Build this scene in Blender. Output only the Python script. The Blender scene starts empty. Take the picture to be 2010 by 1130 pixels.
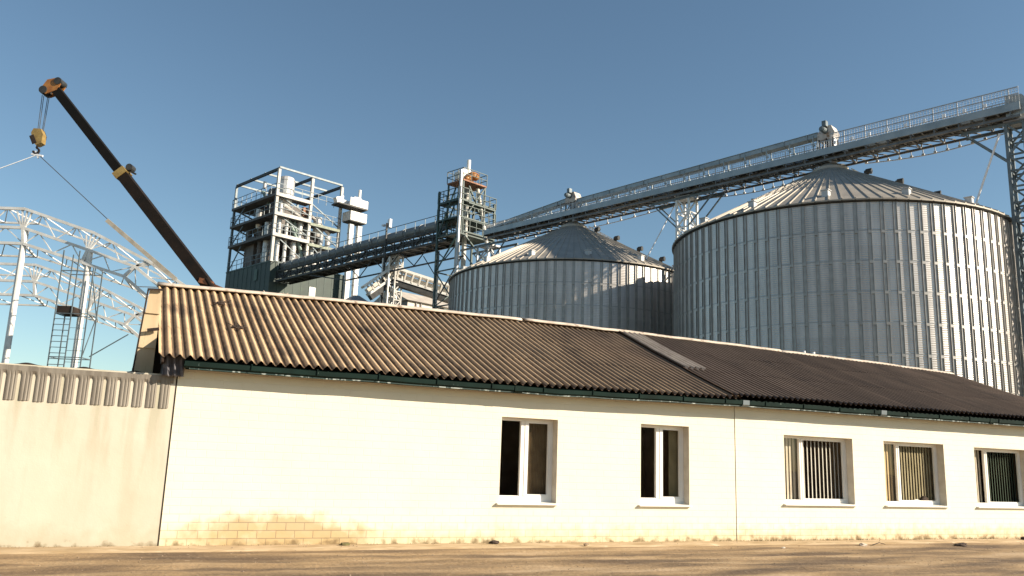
import bpy, math, random
from mathutils import Vector, Matrix, noise
R = math.radians
PI = math.pi
random.seed(7)
sc = bpy.context.scene
C = sc.collection

# ------------------------------------------------------------------ camera, sky, sun, exposure
EYE = Vector((0, 0, 1.6))
pitch, roll = 0.2030, -0.0350
cd = bpy.data.cameras.new('camera'); cam = bpy.data.objects.new('camera', cd); C.objects.link(cam)
F = Vector((0, math.cos(pitch), math.sin(pitch))); U0 = Vector((0, -math.sin(pitch), math.cos(pitch))); R0 = Vector((1, 0, 0))
RR = R0*math.cos(roll) - U0*math.sin(roll); UU = R0*math.sin(roll) + U0*math.cos(roll)
m = Matrix((RR, UU, -F)).transposed().to_4x4(); m.translation = EYE
cam.matrix_world = m
cd.sensor_width = 36; cd.lens = 36*1650/2010; cd.clip_end = 6000; cd.clip_start = 0.05
sc.camera = cam
SUN_AZ, SUN_EL = 104.5, 26.0
w = bpy.data.worlds.new('World'); sc.world = w; w.use_nodes = True
nt = w.node_tree; bg = nt.nodes['Background']
sky = nt.nodes.new('ShaderNodeTexSky'); sky.sky_type = 'NISHITA'; sky.sun_disc = False
sky.sun_elevation = R(SUN_EL); sky.sun_rotation = R(SUN_AZ); sky.altitude = 100
sky.air_density = 1.0; sky.dust_density = 0.3; sky.ozone_density = 1.3
tn = nt.nodes.new('ShaderNodeMix'); tn.data_type = 'RGBA'; tn.blend_type = 'MULTIPLY'; tn.inputs[0].default_value = 1
nt.links.new(sky.outputs[0], tn.inputs[6]); tn.inputs[7].default_value = (.92, 1.02, .99, 1)
nt.links.new(tn.outputs[2], bg.inputs[0]); bg.inputs[1].default_value = 0.072
sd = bpy.data.lights.new('sun', 'SUN'); sd.energy = 5.0; sd.angle = R(0.6); sd.color = (1, 0.86, 0.68)
so = bpy.data.objects.new('sun', sd); C.objects.link(so)
so.rotation_euler = (R(90-SUN_EL), 0, R(180-SUN_AZ))
so.location = (60, -10, 40)
sc.view_settings.view_transform = 'Standard'; sc.view_settings.look = 'None'
sc.view_settings.exposure = 0.82; sc.view_settings.gamma = 1

# ------------------------------------------------------------------ materials
MATS = {}
def mat(name, c1, c2=None, rough=.7, metal=0., scale=3., detail=6, stretch=(1, 1, 1), lo=.35, hi=.65, bump=0., bscale=30., spots=None, rvar=0.):
    if name in MATS: return MATS[name]
    M = bpy.data.materials.new(name); M.use_nodes = True; t = M.node_tree; n = t.nodes; L = t.links
    b = n['Principled BSDF']; b.inputs['Roughness'].default_value = rough; b.inputs['Metallic'].default_value = metal
    tc = n.new('ShaderNodeTexCoord'); mp = n.new('ShaderNodeMapping'); mp.inputs['Scale'].default_value = stretch
    L.new(tc.outputs['Object'], mp.inputs['Vector'])
    c2 = c2 or tuple(x*.75 for x in c1)
    nz = n.new('ShaderNodeTexNoise'); nz.inputs['Scale'].default_value = scale; nz.inputs['Detail'].default_value = detail
    L.new(mp.outputs[0], nz.inputs['Vector'])
    rp = n.new('ShaderNodeValToRGB'); rp.color_ramp.elements[0].position = lo; rp.color_ramp.elements[1].position = hi
    rp.color_ramp.elements[0].color = (*c2, 1); rp.color_ramp.elements[1].color = (*c1, 1)
    L.new(nz.outputs[0], rp.inputs[0]); out = rp.outputs[0]
    if spots:
        sc_, col, a, bb = spots
        n2 = n.new('ShaderNodeTexNoise'); n2.inputs['Scale'].default_value = sc_; n2.inputs['Detail'].default_value = 8
        L.new(mp.outputs[0], n2.inputs['Vector'])
        r2 = n.new('ShaderNodeMapRange'); r2.inputs[1].default_value = a; r2.inputs[2].default_value = bb
        L.new(n2.outputs[0], r2.inputs[0]); mx = n.new('ShaderNodeMix'); mx.data_type = 'RGBA'
        L.new(r2.outputs[0], mx.inputs[0]); L.new(out, mx.inputs[6]); mx.inputs[7].default_value = (*col, 1); out = mx.outputs[2]
    L.new(out, b.inputs['Base Color'])
    if rvar:
        mr = n.new('ShaderNodeMapRange'); mr.inputs[3].default_value = rough-rvar; mr.inputs[4].default_value = rough+rvar
        L.new(nz.outputs[0], mr.inputs[0]); L.new(mr.outputs[0], b.inputs['Roughness'])
    if bump:
        n3 = n.new('ShaderNodeTexNoise'); n3.inputs['Scale'].default_value = bscale; n3.inputs['Detail'].default_value = 6
        L.new(mp.outputs[0], n3.inputs['Vector']); bp = n.new('ShaderNodeBump'); bp.inputs['Strength'].default_value = 1; bp.inputs['Distance'].default_value = bump
        L.new(n3.outputs[0], bp.inputs['Height']); L.new(bp.outputs[0], b.inputs['Normal'])
    M['out'] = 1; MATS[name] = M
    return M

galv = mat('galvanised_sheet', (.63, .60, .575), (.56, .535, .51), rough=.40, metal=.62, scale=.7, rvar=.04, spots=(2.2, (.50, .485, .465), .6, .8))
def sheet_tones(M):
    n = M.node_tree.nodes; L = M.node_tree.links; b = n['Principled BSDF']; src = b.inputs['Base Color'].links[0].from_socket
    tc = n.new('ShaderNodeTexCoord'); sx = n.new('ShaderNodeSeparateXYZ'); L.new(tc.outputs['Object'], sx.inputs[0])
    def mt(op, a, b_=None):
        q = n.new('ShaderNodeMath'); q.operation = op
        for i, v in enumerate((a, b_)):
            if v is None: continue
            if isinstance(v, (int, float)): q.inputs[i].default_value = v
            else: L.new(v, q.inputs[i])
        return q.outputs[0]
    row = mt('FLOOR', mt('DIVIDE', mt('SUBTRACT', 14.23, sx.outputs[2]), 1.45/2))
    ang = mt('MULTIPLY', mt('ARCTAN2', sx.outputs[1], sx.outputs[0]), 24/(2*PI))
    col = mt('FLOOR', mt('ADD', ang, mt('MULTIPLY', row, .5)))
    cb = n.new('ShaderNodeCombineXYZ'); L.new(col, cb.inputs[0]); L.new(row, cb.inputs[1])
    wn = n.new('ShaderNodeTexWhiteNoise'); wn.noise_dimensions = '2D'; L.new(cb.outputs[0], wn.inputs[0])
    mr = n.new('ShaderNodeMapRange'); mr.inputs[3].default_value = .93; mr.inputs[4].default_value = 1.03; L.new(wn.outputs[0], mr.inputs[0])
    # streaks running down the sheets
    mp = n.new('ShaderNodeMapping'); mp.inputs['Scale'].default_value = (2.2, 2.2, .12); L.new(tc.outputs['Object'], mp.inputs[0])
    nz = n.new('ShaderNodeTexNoise'); nz.inputs['Scale'].default_value = 1.5; nz.inputs['Detail'].default_value = 6; L.new(mp.outputs[0], nz.inputs['Vector'])
    m2 = n.new('ShaderNodeMapRange'); m2.inputs[1].default_value = .4; m2.inputs[2].default_value = .7; m2.inputs[3].default_value = 1.04; m2.inputs[4].default_value = .8; L.new(nz.outputs[0], m2.inputs[0])
    f = mt('MULTIPLY', mr.outputs[0], m2.outputs[0]); mx = n.new('ShaderNodeMix'); mx.data_type = 'RGBA'; mx.blend_type = 'MULTIPLY'; mx.inputs[0].default_value = 1
    L.new(src, mx.inputs[6]); L.new(f, mx.inputs[7]); L.new(mx.outputs[2], b.inputs['Base Color'])
    # fine horizontal corrugation of the sheets
    wv = mt('SINE', mt('MULTIPLY', sx.outputs[2], 2*PI/.104)); bp = n.new('ShaderNodeBump'); bp.inputs['Distance'].default_value = .006; bp.inputs['Strength'].default_value = .5
    L.new(wv, bp.inputs['Height']); L.new(bp.outputs[0], b.inputs['Normal'])
sheet_tones(galv)
galv_rib = mat('galvanised_stiffener', (.42, .41, .39), (.33, .32, .305), rough=.45, metal=.6, scale=2)
galv_roof = mat('galvanised_roof', (.40, .365, .31), (.31, .285, .245), rough=.55, metal=.25, scale=1.2, spots=(3, (.36, .32, .28), .58, .8))
galv_bar = mat('galvanised_bar', (.50, .51, .52), (.36, .37, .38), rough=.5, metal=.3, scale=3)
galv_dark = mat('weathered_dark_steel', (.06, .062, .062), (.03, .032, .033), rough=.6, metal=.3, scale=3)
casing = mat('conveyor_casing', (.36, .40, .42), (.26, .30, .32), rough=.45, metal=.4, scale=1.3, rvar=.08)
green_steel = mat('dark_green_steel', (.035, .075, .068), (.02, .045, .042), rough=.5, scale=3)
green_clad = mat('dark_green_cladding', (.03, .055, .046), (.02, .038, .033), rough=.6, scale=.8, spots=(.6, (.05, .085, .05), .6, .8))
white_steel = mat('white_painted_steel', (.80, .80, .78), (.62, .61, .58), rough=.45, scale=2, spots=(5, (.4, .34, .28), .66, .8))
frame_steel = mat('primed_frame_steel', (.55, .54, .51), (.36, .35, .33), rough=.55, scale=1.5, spots=(3, (.34, .29, .24), .6, .75))
bluegrey = mat('bluegrey_steel', (.17, .21, .23), (.10, .125, .14), rough=.5, metal=.2, scale=2)
orange = mat('orange_paint', (.42, .19, .045), (.28, .11, .03), rough=.45, scale=3, spots=(6, (.12, .07, .04), .6, .75))
yellow = mat('yellow_paint', (.36, .25, .08), (.24, .16, .05), rough=.45, scale=3, spots=(6, (.15, .1, .05), .62, .75))
boom_black = mat('boom_dark_paint', (.007, .006, .0055), (.004, .004, .004), rough=.85, scale=2)
boom_brown = mat('boom_brown_paint', (.017, .011, .008), (.009, .007, .006), rough=.8, scale=2)
for _m in (boom_black, boom_brown): _m.node_tree.nodes['Principled BSDF'].inputs['Specular IOR Level'].default_value = .2
rubber = mat('rubber', (.02, .02, .02), rough=.9)
rope_m = mat('steel_rope', (.10, .11, .12), rough=.6)
pale_rope = mat('pale_pipe', (.85, .87, .9), (.75, .77, .8), rough=.4)
slate = mat('asbestos_slate', (.68, .48, .28), (.44, .30, .17), rough=.9, scale=1.1, detail=8, stretch=(1, .35, 1), lo=.3, hi=.7, bump=.004, bscale=60, spots=(1.6, (.10, .065, .042), .55, .8))
slate_dark = mat('asbestos_slate_dark', (.15, .102, .072), (.10, .067, .047), rough=.9, scale=1.1, detail=8, stretch=(1, .35, 1), lo=.3, hi=.7, bump=.004, bscale=60, spots=(1.6, (.07, .05, .038), .55, .8))  # dark brown slate for the right section and back slope
slate_grey = mat('asbestos_slate_fresh', (.46, .39, .32), (.34, .28, .225), rough=.9, scale=3)
def slate_trough_shade(M, darken_right):
    n = M.node_tree.nodes; L = M.node_tree.links; b = n['Principled BSDF']; src = b.inputs['Base Color'].links[0].from_socket
    tc = n.new('ShaderNodeTexCoord'); sx = n.new('ShaderNodeSeparateXYZ'); L.new(tc.outputs['Object'], sx.inputs[0])
    def mt(op, a, b_=None):
        q = n.new('ShaderNodeMath'); q.operation = op
        for i, v in enumerate((a, b_)):
            if v is None: continue
            if isinstance(v, (int, float)): q.inputs[i].default_value = v
            else: L.new(v, q.inputs[i])
        return q.outputs[0]
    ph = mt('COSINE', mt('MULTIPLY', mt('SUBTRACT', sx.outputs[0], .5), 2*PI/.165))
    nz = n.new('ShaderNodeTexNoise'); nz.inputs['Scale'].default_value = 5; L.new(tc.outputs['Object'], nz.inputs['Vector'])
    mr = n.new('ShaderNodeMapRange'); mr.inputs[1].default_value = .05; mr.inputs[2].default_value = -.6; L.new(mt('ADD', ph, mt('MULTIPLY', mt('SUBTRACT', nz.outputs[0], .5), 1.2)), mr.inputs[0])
    mx = n.new('ShaderNodeMix'); mx.data_type = 'RGBA'; L.new(mt('MULTIPLY', mr.outputs[0], .8), mx.inputs[0]); L.new(src, mx.inputs[6]); mx.inputs[7].default_value = (.028, .013, .006, 1); out = mx.outputs[2]  # shade in the corrugation troughs, painted into the slate colour
    if darken_right:
        n2 = n.new('ShaderNodeTexNoise'); n2.inputs['Scale'].default_value = .5; n2.inputs['Detail'].default_value = 5; L.new(tc.outputs['Object'], n2.inputs['Vector'])
        m2 = n.new('ShaderNodeMapRange'); m2.inputs[1].default_value = 4; m2.inputs[2].default_value = 13; L.new(mt('ADD', sx.outputs[0], mt('MULTIPLY', mt('SUBTRACT', n2.outputs[0], .5), 7)), m2.inputs[0])  # slate colour turns darker along the roof to the right
        mx = n.new('ShaderNodeMix'); mx.data_type = 'RGBA'; L.new(mt('MULTIPLY', m2.outputs[0], .88), mx.inputs[0]); L.new(out, mx.inputs[6]); mx.inputs[7].default_value = (.11, .072, .05, 1); out = mx.outputs[2]
    L.new(out, b.inputs['Base Color'])
slate_trough_shade(slate, True); slate_trough_shade(slate_dark, False)
ridge_m = mat('ridge_cap_cement', (.62, .54, .46), (.45, .38, .31), rough=.85, scale=2.5, spots=(6, (.25, .19, .14), .58, .72))
gutter_m = mat('green_painted_metal', (.008, .024, .02), (.005, .014, .012), rough=.8, scale=2, spots=(9, (.10, .14, .13), .70, .74))
gutter_m.node_tree.nodes['Principled BSDF'].inputs['Specular IOR Level'].default_value = .15
drip_m = mat('green_lip_pale_dashes', (.012, .035, .03), (.35, .40, .38), rough=.5, scale=7, stretch=(1.4, 1, 1), lo=.40, hi=.46)  # green lip broken by noise into pale dashes
fence_sheet = mat('weathered_fence_sheet', (.23, .205, .17), (.15, .13, .105), rough=.55, metal=.1, scale=2, stretch=(6, 6, .6), spots=(6, (.3, .26, .21), .62, .75))
rot_dark = mat('dark_rotten_wood', (.035, .022, .016), (.018, .012, .01), rough=.95, scale=4)
wood_tan = mat('weathered_tan_sheet', (.60, .47, .30), (.45, .34, .21), rough=.85, scale=1.5, stretch=(3, 3, .5), spots=(4, (.14, .09, .06), .6, .72))
rag = mat('grey_tar_sheet', (.13, .125, .14), (.07, .068, .08), rough=.7, scale=5)
pvc = mat('white_pvc', (.82, .81, .77), (.76, .74, .7), rough=.35, scale=2)
blind_c = mat('cream_blind', (.62, .56, .46), (.5, .45, .36), rough=.8, scale=3)
blind_g = mat('grey_blind', (.62, .61, .58), (.5, .49, .46), rough=.8, scale=3)
blind_o = mat('olive_blind', (.34, .30, .19), (.25, .22, .13), rough=.8, scale=3)
blind_t = mat('tan_blind', (.55, .42, .24), (.48, .36, .2), rough=.8, scale=3)
blind_d = mat('dark_green_blind', (.09, .14, .10), (.06, .10, .07), rough=.8, scale=3)
curtain_m = mat('brown_curtain', (.16, .115, .065), (.10, .07, .04), rough=.9, scale=4)
inside = mat('interior_plaster', (.40, .29, .21), (.28, .2, .14), rough=.9)
reveal_m = mat('reveal_plaster', (.66, .6, .5), (.55, .49, .4), rough=.85, scale=4, bump=.003, bscale=30)
stone_m = mat('rubble', (.34, .26, .18), (.2, .14, .09), rough=.9, scale=6)
dark_rub = mat('dark_debris', (.06, .04, .03), (.03, .02, .015), rough=.95, scale=6)
weed_m = mat('dry_weed', (.14, .13, .05), (.09, .07, .03), rough=.9, scale=6)
tan_clad = mat('pale_cladding', (.66, .62, .55), (.52, .48, .42), rough=.6, scale=.7)
grey_clad = mat('grey_cladding', (.27, .26, .25), (.18, .17, .17), rough=.7, scale=.7)

def glass():
    M = bpy.data.materials.new('window_glass'); M.use_nodes = True; n = M.node_tree.nodes; L = M.node_tree.links
    n.remove(n['Principled BSDF']); o = n['Material Output']
    tr = n.new('ShaderNodeBsdfTransparent'); tr.inputs[0].default_value = (.9, .89, .86, 1)
    gl = n.new('ShaderNodeBsdfGlossy'); gl.inputs['Roughness'].default_value = .02; gl.inputs[0].default_value = (.55, .55, .55, 1)
    fr = n.new('ShaderNodeFresnel'); fr.inputs[0].default_value = 1.5; mx = n.new('ShaderNodeMixShader')
    dm = n.new('ShaderNodeMath'); dm.operation = 'MULTIPLY'; dm.inputs[1].default_value = .07; L.new(fr.outputs[0], dm.inputs[0]); L.new(dm.outputs[0], mx.inputs[0]); L.new(tr.outputs[0], mx.inputs[1]); L.new(gl.outputs[0], mx.inputs[2]); L.new(mx.outputs[0], o.inputs[0])
    return M
glass_m = glass()

def wall_mat(name, base, low, exposed, px0, px1, seed=0., plaster=False):
    """limewashed block wall; local x along the wall, z up. Washed-off patch with block joints between px0 and px1 near the ground."""
    M = bpy.data.materials.new(name); M.use_nodes = True; t = M.node_tree; n = t.nodes; L = t.links
    b = n['Principled BSDF']; b.inputs['Roughness'].default_value = .9
    tc = n.new('ShaderNodeTexCoord'); sx = n.new('ShaderNodeSeparateXYZ'); L.new(tc.outputs['Object'], sx.inputs[0])
    def math_(op, a, b_=None, cl=False):
        q = n.new('ShaderNodeMath'); q.operation = op; q.use_clamp = cl
        for i, v in enumerate((a, b_)):
            if v is None: continue
            if isinstance(v, (int, float)): q.inputs[i].default_value = v
            else: L.new(v, q.inputs[i])
        return q.outputs[0]
    def ns(scale, det=6, st=(1, 1, 1), off=0):
        mp = n.new('ShaderNodeMapping'); mp.inputs['Scale'].default_value = st; mp.inputs['Location'].default_value = (off+seed, 0, off)
        L.new(tc.outputs['Object'], mp.inputs[0]); q = n.new('ShaderNodeTexNoise'); q.inputs['Scale'].default_value = scale; q.inputs['Detail'].default_value = det
        L.new(mp.outputs[0], q.inputs['Vector']); return q.outputs[0]
    def mr(v, a, b_, c=0, d=1):
        q = n.new('ShaderNodeMapRange'); q.inputs[1].default_value = a; q.inputs[2].default_value = b_; q.inputs[3].default_value = c; q.inputs[4].default_value = d
        L.new(v, q.inputs[0]); return q.outputs[0]
    def mix(f, a, b_):
        q = n.new('ShaderNodeMix'); q.data_type = 'RGBA'
        if isinstance(f, (int, float)): q.inputs[0].default_value = f
        else: L.new(f, q.inputs[0])
        for i, v in ((6, a), (7, b_)):
            if isinstance(v, tuple): q.inputs[i].default_value = (*v, 1)
            else: L.new(v, q.inputs[i])
        return q.outputs[2]
    X, Z = sx.outputs[0], sx.outputs[2]
    n1 = ns(1.2, 6); n2 = ns(5, 8, off=3); nst = ns(2.2, 6, (1.6, 1, .22), 5)
    col = mix(mr(n1, .35, .7), base, tuple(v*.93 for v in base))
    # height masks with ragged border
    zr = math_('ADD', Z, mr(n2, .3, .7, -.12, .12))
    lowm = mr(zr, .42, .02)
    col = mix(math_('MULTIPLY', lowm, .8), col, low)
    if plaster:
        dirt = math_('MULTIPLY', mr(nst, .46, .62), mr(Z, .2, 2.4, .35, 1))
        col = mix(math_('MULTIPLY', dirt, .75), col, tuple(v*k for v, k in zip(base, (.68, .70, .62))))
        big = mr(ns(.8, 5, (1, 1, .6), 9), .45, .7); col = mix(math_('MULTIPLY', big, .5), col, tuple(v*k for v, k in zip(base, (.82, .76, .66))))
        sp = mr(ns(7, 4, off=11), .70, .76); col = mix(math_('MULTIPLY', sp, .35), col, (.2, .14, .08))
    # bricks
    mp = n.new('ShaderNodeMapping'); L.new(tc.outputs['Object'], mp.inputs[0]); mp.inputs['Rotation'].default_value = (R(90), 0, 0)
    mp.inputs['Location'].default_value = (0, .02, 0)
    br = n.new('ShaderNodeTexBrick'); br.inputs['Scale'].default_value = 1; br.inputs["Mortar Size"].default_value = .008; br.inputs['Mortar Smooth'].default_value = .3
    br.inputs['Brick Width'].default_value = .32; br.inputs['Row Height'].default_value = .132
    L.new(mp.outputs[0], br.inputs['Vector'])
    br.inputs['Color1'].default_value = (*exposed, 1); br.inputs['Color2'].default_value = (*tuple(v*.84 for v in exposed), 1); br.inputs['Mortar'].default_value = (.24, .17, .09, 1)
    if not plaster:
        cx = (px0+px1)/2+.0; hw = (px1-px0)/2
        dx = math_('DIVIDE', math_('SUBTRACT', X, cx), hw); dz = math_('DIVIDE', math_('SUBTRACT', Z, .22), .42)
        d2 = math_('ADD', math_('MULTIPLY', dx, dx), math_('MULTIPLY', dz, dz))
        d3 = math_('ADD', d2, mr(ns(2.6, 6, off=7), .3, .7, -.55, .55))
        pm = mr(d3, 1.05, .35)
        col = mix(math_('MULTIPLY', pm, .8), col, br.outputs['Color'])
        # faint joints everywhere low
        lj = math_('MULTIPLY', mr(zr, .75, .2), math_('MULTIPLY', br.outputs['Fac'], .4)); col = mix(lj, col, (.3, .22, .12))
        # pink flakes
        fl = math_('MULTIPLY', mr(ns(4, 4, (.6, 1, 2.4), 13), .66, .72), mr(Z, 1.1, .3)); col = mix(math_('MULTIPLY', fl, .35), col, (.62, .42, .30))
    foot = mr(zr, .09, .0); col = mix(math_('MULTIPLY', foot, .8), col, (.16, .11, .055))
    L.new(col, b.inputs['Base Color'])
    h = math_('ADD', math_('MULTIPLY', n2, .006), math_('MULTIPLY', ns(40, 4), .0015))
    if not plaster: h = math_('SUBTRACT', h, math_('MULTIPLY', br.outputs['Fac'], .003))
    bp = n.new('ShaderNodeBump'); bp.inputs['Distance'].default_value = 1; bp.inputs['Strength'].default_value = .8
    L.new(h, bp.inputs['Height']); L.new(bp.outputs[0], b.inputs['Normal'])
    return M
wallA = wall_mat('limewashed_brick', (.80, .75, .60), (.52, .42, .23), (.50, .35, .165), 1.1, 4.6)
wallB = wall_mat('limewashed_brick_yellowed', (.80, .76, .62), (.46, .33, .15), (.55, .38, .2), 30, 31, 4.)
fenceM = wall_mat('stained_concrete', (.59, .54, .445), (.42, .385, .28), (.5, .4, .3), 0, 0, 2., plaster=True)

def ground_mat():
    M = bpy.data.materials.new('dirt_ground'); M.use_nodes = True; t = M.node_tree; n = t.nodes; L = t.links
    b = n['Principled BSDF']; b.inputs['Roughness'].default_value = .95
    tc = n.new('ShaderNodeTexCoord'); mp = n.new('ShaderNodeMapping'); mp.inputs['Rotation'].default_value = (0, 0, R(-24.6)); mp.inputs['Scale'].default_value = (.28, 1.5, 1)
    L.new(tc.outputs['Object'], mp.inputs[0])
    def ns(s, v, d=8):
        q = n.new('ShaderNodeTexNoise'); q.inputs['Scale'].default_value = s; q.inputs['Detail'].default_value = d; L.new(v, q.inputs['Vector']); return q.outputs[0]
    r = n.new('ShaderNodeValToRGB'); e = r.color_ramp.elements
    e[0].position = .36; e[0].color = (.11, .07, .04, 1); e[1].position = .66; e[1].color = (.42, .30, .18, 1)
    k = e.new(.47); k.color = (.22, .145, .075, 1); k = e.new(.55); k.color = (.32, .215, .11, 1)
    L.new(ns(1.1, mp.outputs[0]), r.inputs[0])
    r2 = n.new('ShaderNodeValToRGB'); r2.color_ramp.elements[0].position = .62; r2.color_ramp.elements[1].position = .70
    L.new(ns(9, tc.outputs['Object'], 5), r2.inputs[0]); mx = n.new('ShaderNodeMix'); mx.data_type = 'RGBA'
    f = n.new('ShaderNodeMath'); f.operation = 'MULTIPLY'; f.inputs[1].default_value = .35; L.new(r2.outputs[0], f.inputs[0]); L.new(f.outputs[0], mx.inputs[0]); L.new(r.outputs[0], mx.inputs[6]); mx.inputs[7].default_value = (.5, .4, .28, 1)
    sx = n.new('ShaderNodeSeparateXYZ'); L.new(tc.outputs['Object'], sx.inputs[0]); mr = n.new('ShaderNodeMapRange'); mr.inputs[1].default_value = 3; mr.inputs[2].default_value = 12; L.new(sx.outputs[1], mr.inputs[0])
    m3 = n.new('ShaderNodeMix'); m3.data_type = 'RGBA'; L.new(mr.outputs[0], m3.inputs[0]); L.new(mx.outputs[2], m3.inputs[6]); m3.inputs[7].default_value = (.085, .08, .055, 1)  # unseen ground behind the building, darkened to cut bounce light on undersides
    L.new(m3.outputs[2], b.inputs['Base Color'])
    bp = n.new('ShaderNodeBump'); bp.inputs['Distance'].default_value = .022; L.new(ns(14, tc.outputs['Object']), bp.inputs['Height']); L.new(bp.outputs[0], b.inputs['Normal'])
    return M
ground_m = ground_mat()
apron_m = mat('dusty_concrete', (.50, .38, .24), (.34, .24, .13), rough=.95, scale=2.2, stretch=(.5, 2, 1), bump=.02, bscale=9, spots=(5, (.62, .5, .34), .6, .72))

# ------------------------------------------------------------------ mesh helpers
class MB:
    def __init__(s): s.v = []; s.f = []
    def quad(s, *p):
        k = len(s.v); s.v += [Vector(q) for q in p]; s.f.append(tuple(range(k, k+len(p))))
    def box(s, a, b):
        x0, y0, z0 = a; x1, y1, z1 = b; k = len(s.v)
        s.v += [Vector(q) for q in ((x0,y0,z0),(x1,y0,z0),(x1,y1,z0),(x0,y1,z0),(x0,y0,z1),(x1,y0,z1),(x1,y1,z1),(x0,y1,z1))]
        s.f += [tuple(k+i for i in q) for q in ((3,2,1,0),(4,5,6,7),(0,1,5,4),(1,2,6,5),(2,3,7,6),(3,0,4,7))]
        return s
    def bar(s, p, q, w, h=None, up=(0, 0, 1), w2=None, h2=None):
        p, q = Vector(p), Vector(q); h = h or w; w2 = w2 or w; h2 = h2 or (h if w2 == w else w2); d = (q-p).normalized(); up = Vector(up)
        if abs(d.dot(up)) > .98: up = Vector((1, 0, 0))
        sd_ = d.cross(up).normalized(); u = sd_.cross(d); k = len(s.v)
        for c, ww, hh in ((p, w, h), (q, w2, h2)):
            for a, b in ((-1,-1),(1,-1),(1,1),(-1,1)): s.v.append(c + sd_*a*ww/2 + u*b*hh/2)
        s.f += [tuple(k+i for i in g) for g in ((0,1,2,3),(7,6,5,4),(4,5,1,0),(5,6,2,1),(6,7,3,2),(7,4,0,3))]
        return s
    def tube(s, p, q, r, n=8, r2=None):
        p, q = Vector(p), Vector(q); r2 = r if r2 is None else r2; d = (q-p).normalized(); up = Vector((0,0,1))
        if abs(d.z) > .98: up = Vector((1,0,0))
        a = d.cross(up).normalized(); b = a.cross(d); k = len(s.v)
        for c, rr in ((p, r), (q, r2)):
            for i in range(n): t = 2*PI*i/n; s.v.append(c + a*math.cos(t)*rr + b*math.sin(t)*rr)
        for i in range(n): j = (i+1) % n; s.f.append((k+i, k+j, k+n+j, k+n+i))
        s.f.append(tuple(k+i for i in range(n))[::-1]); s.f.append(tuple(k+n+i for i in range(n)))
        return s
    def lathe(s, prof, c=(0, 0, 0), n=24, cap=True):
        k = len(s.v)
        for r, z in prof:
            for i in range(n): t = 2*PI*i/n; s.v.append(Vector((c[0]+r*math.cos(t), c[1]+r*math.sin(t), c[2]+z)))
        for a in range(len(prof)-1):
            for i in range(n): j = (i+1) % n; s.f.append((k+a*n+i, k+a*n+j, k+(a+1)*n+j, k+(a+1)*n+i))
        if cap: s.f.append(tuple(k+i for i in range(n))[::-1]); s.f.append(tuple(k+(len(prof)-1)*n+i for i in range(n)))
        return s
    def prism(s, poly, axis, a, b):
        """poly: list of 2-D points, extruded along axis (0 x, 1 y, 2 z) from a to b"""
        def P(u, v, t): return Vector({0: (t, u, v), 1: (u, t, v), 2: (u, v, t)}[axis])
        k = len(s.v); n = len(poly); s.v += [P(u, v, a) for u, v in poly] + [P(u, v, b) for u, v in poly]
        for i in range(n): j = (i+1) % n; s.f.append((k+i, k+j, k+n+j, k+n+i))
        s.f.append(tuple(k+i for i in range(n))[::-1]); s.f.append(tuple(k+n+i for i in range(n)))
        return s
    def grid(s, nx, ny, fn):
        k = len(s.v)
        for j in range(ny):
            for i in range(nx): s.v.append(Vector(fn(i, j)))
        for j in range(ny-1):
            for i in range(nx-1): s.f.append((k+j*nx+i, k+j*nx+i+1, k+(j+1)*nx+i+1, k+(j+1)*nx+i))
        return s
    def build(s, name, M, parent=None, smooth=False, label=None, fix=True):
        me = bpy.data.meshes.new(name); me.from_pydata([tuple(v) for v in s.v], [], s.f); me.update()
        if fix:
            import bmesh
            bm = bmesh.new(); bm.from_mesh(me); bmesh.ops.recalc_face_normals(bm, faces=bm.faces); bm.to_mesh(me); bm.free()
        me.materials.append(M)
        if smooth:
            for p in me.polygons: p.use_smooth = True
        o = bpy.data.objects.new(name, me); C.objects.link(o)
        if parent: o.parent = parent
        if label: o['label'] = label
        return o
def thing(name, label, cat, loc=(0, 0, 0), rotz=0, group=None):
    o = bpy.data.objects.new(name, None); C.objects.link(o); o.empty_display_size = .5
    o.location = loc; o.rotation_euler = (0, 0, rotz); o['label'] = label; o['category'] = cat
    if group: o['group'] = group
    return o
def tag(o, label, cat, loc=None, rotz=None, group=None, kind=None):
    if label: o['label'] = label
    if cat: o['category'] = cat
    if group: o['group'] = group
    if kind: o['kind'] = kind
    if loc is not None: o.location = loc
    if rotz is not None: o.rotation_euler = (0, 0, rotz)
    return o
def copy_tree(o, parent=None):
    c = o.copy(); C.objects.link(c)
    if parent: c.parent = parent
    for ch in list(o.children): copy_tree(ch, c)
    return c
def lattice(m, p, q, w, leg=.1, br=.05, step=None, zig=True):
    """four-legged lattice between p and q (vertical), square w, axis aligned in local frame"""
    p, q = Vector(p), Vector(q); h = w/2; cs = [(-h,-h),(h,-h),(h,h),(-h,h)]
    for a, b in cs: m.bar(p+Vector((a,b,0)), q+Vector((a,b,0)), leg)
    n = max(1, round((q-p).length/(step or w))); d = (q-p)/n
    for i in range(n):
        for k in range(4):
            a = Vector((*cs[k], 0)); b = Vector((*cs[(k+1) % 4], 0))
            m.bar(p+d*i+a, p+d*i+b, br)
            if (i+k) % 2: m.bar(p+d*i+a, p+d*(i+1)+b, br)
            else: m.bar(p+d*i+b, p+d*(i+1)+a, br)

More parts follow.
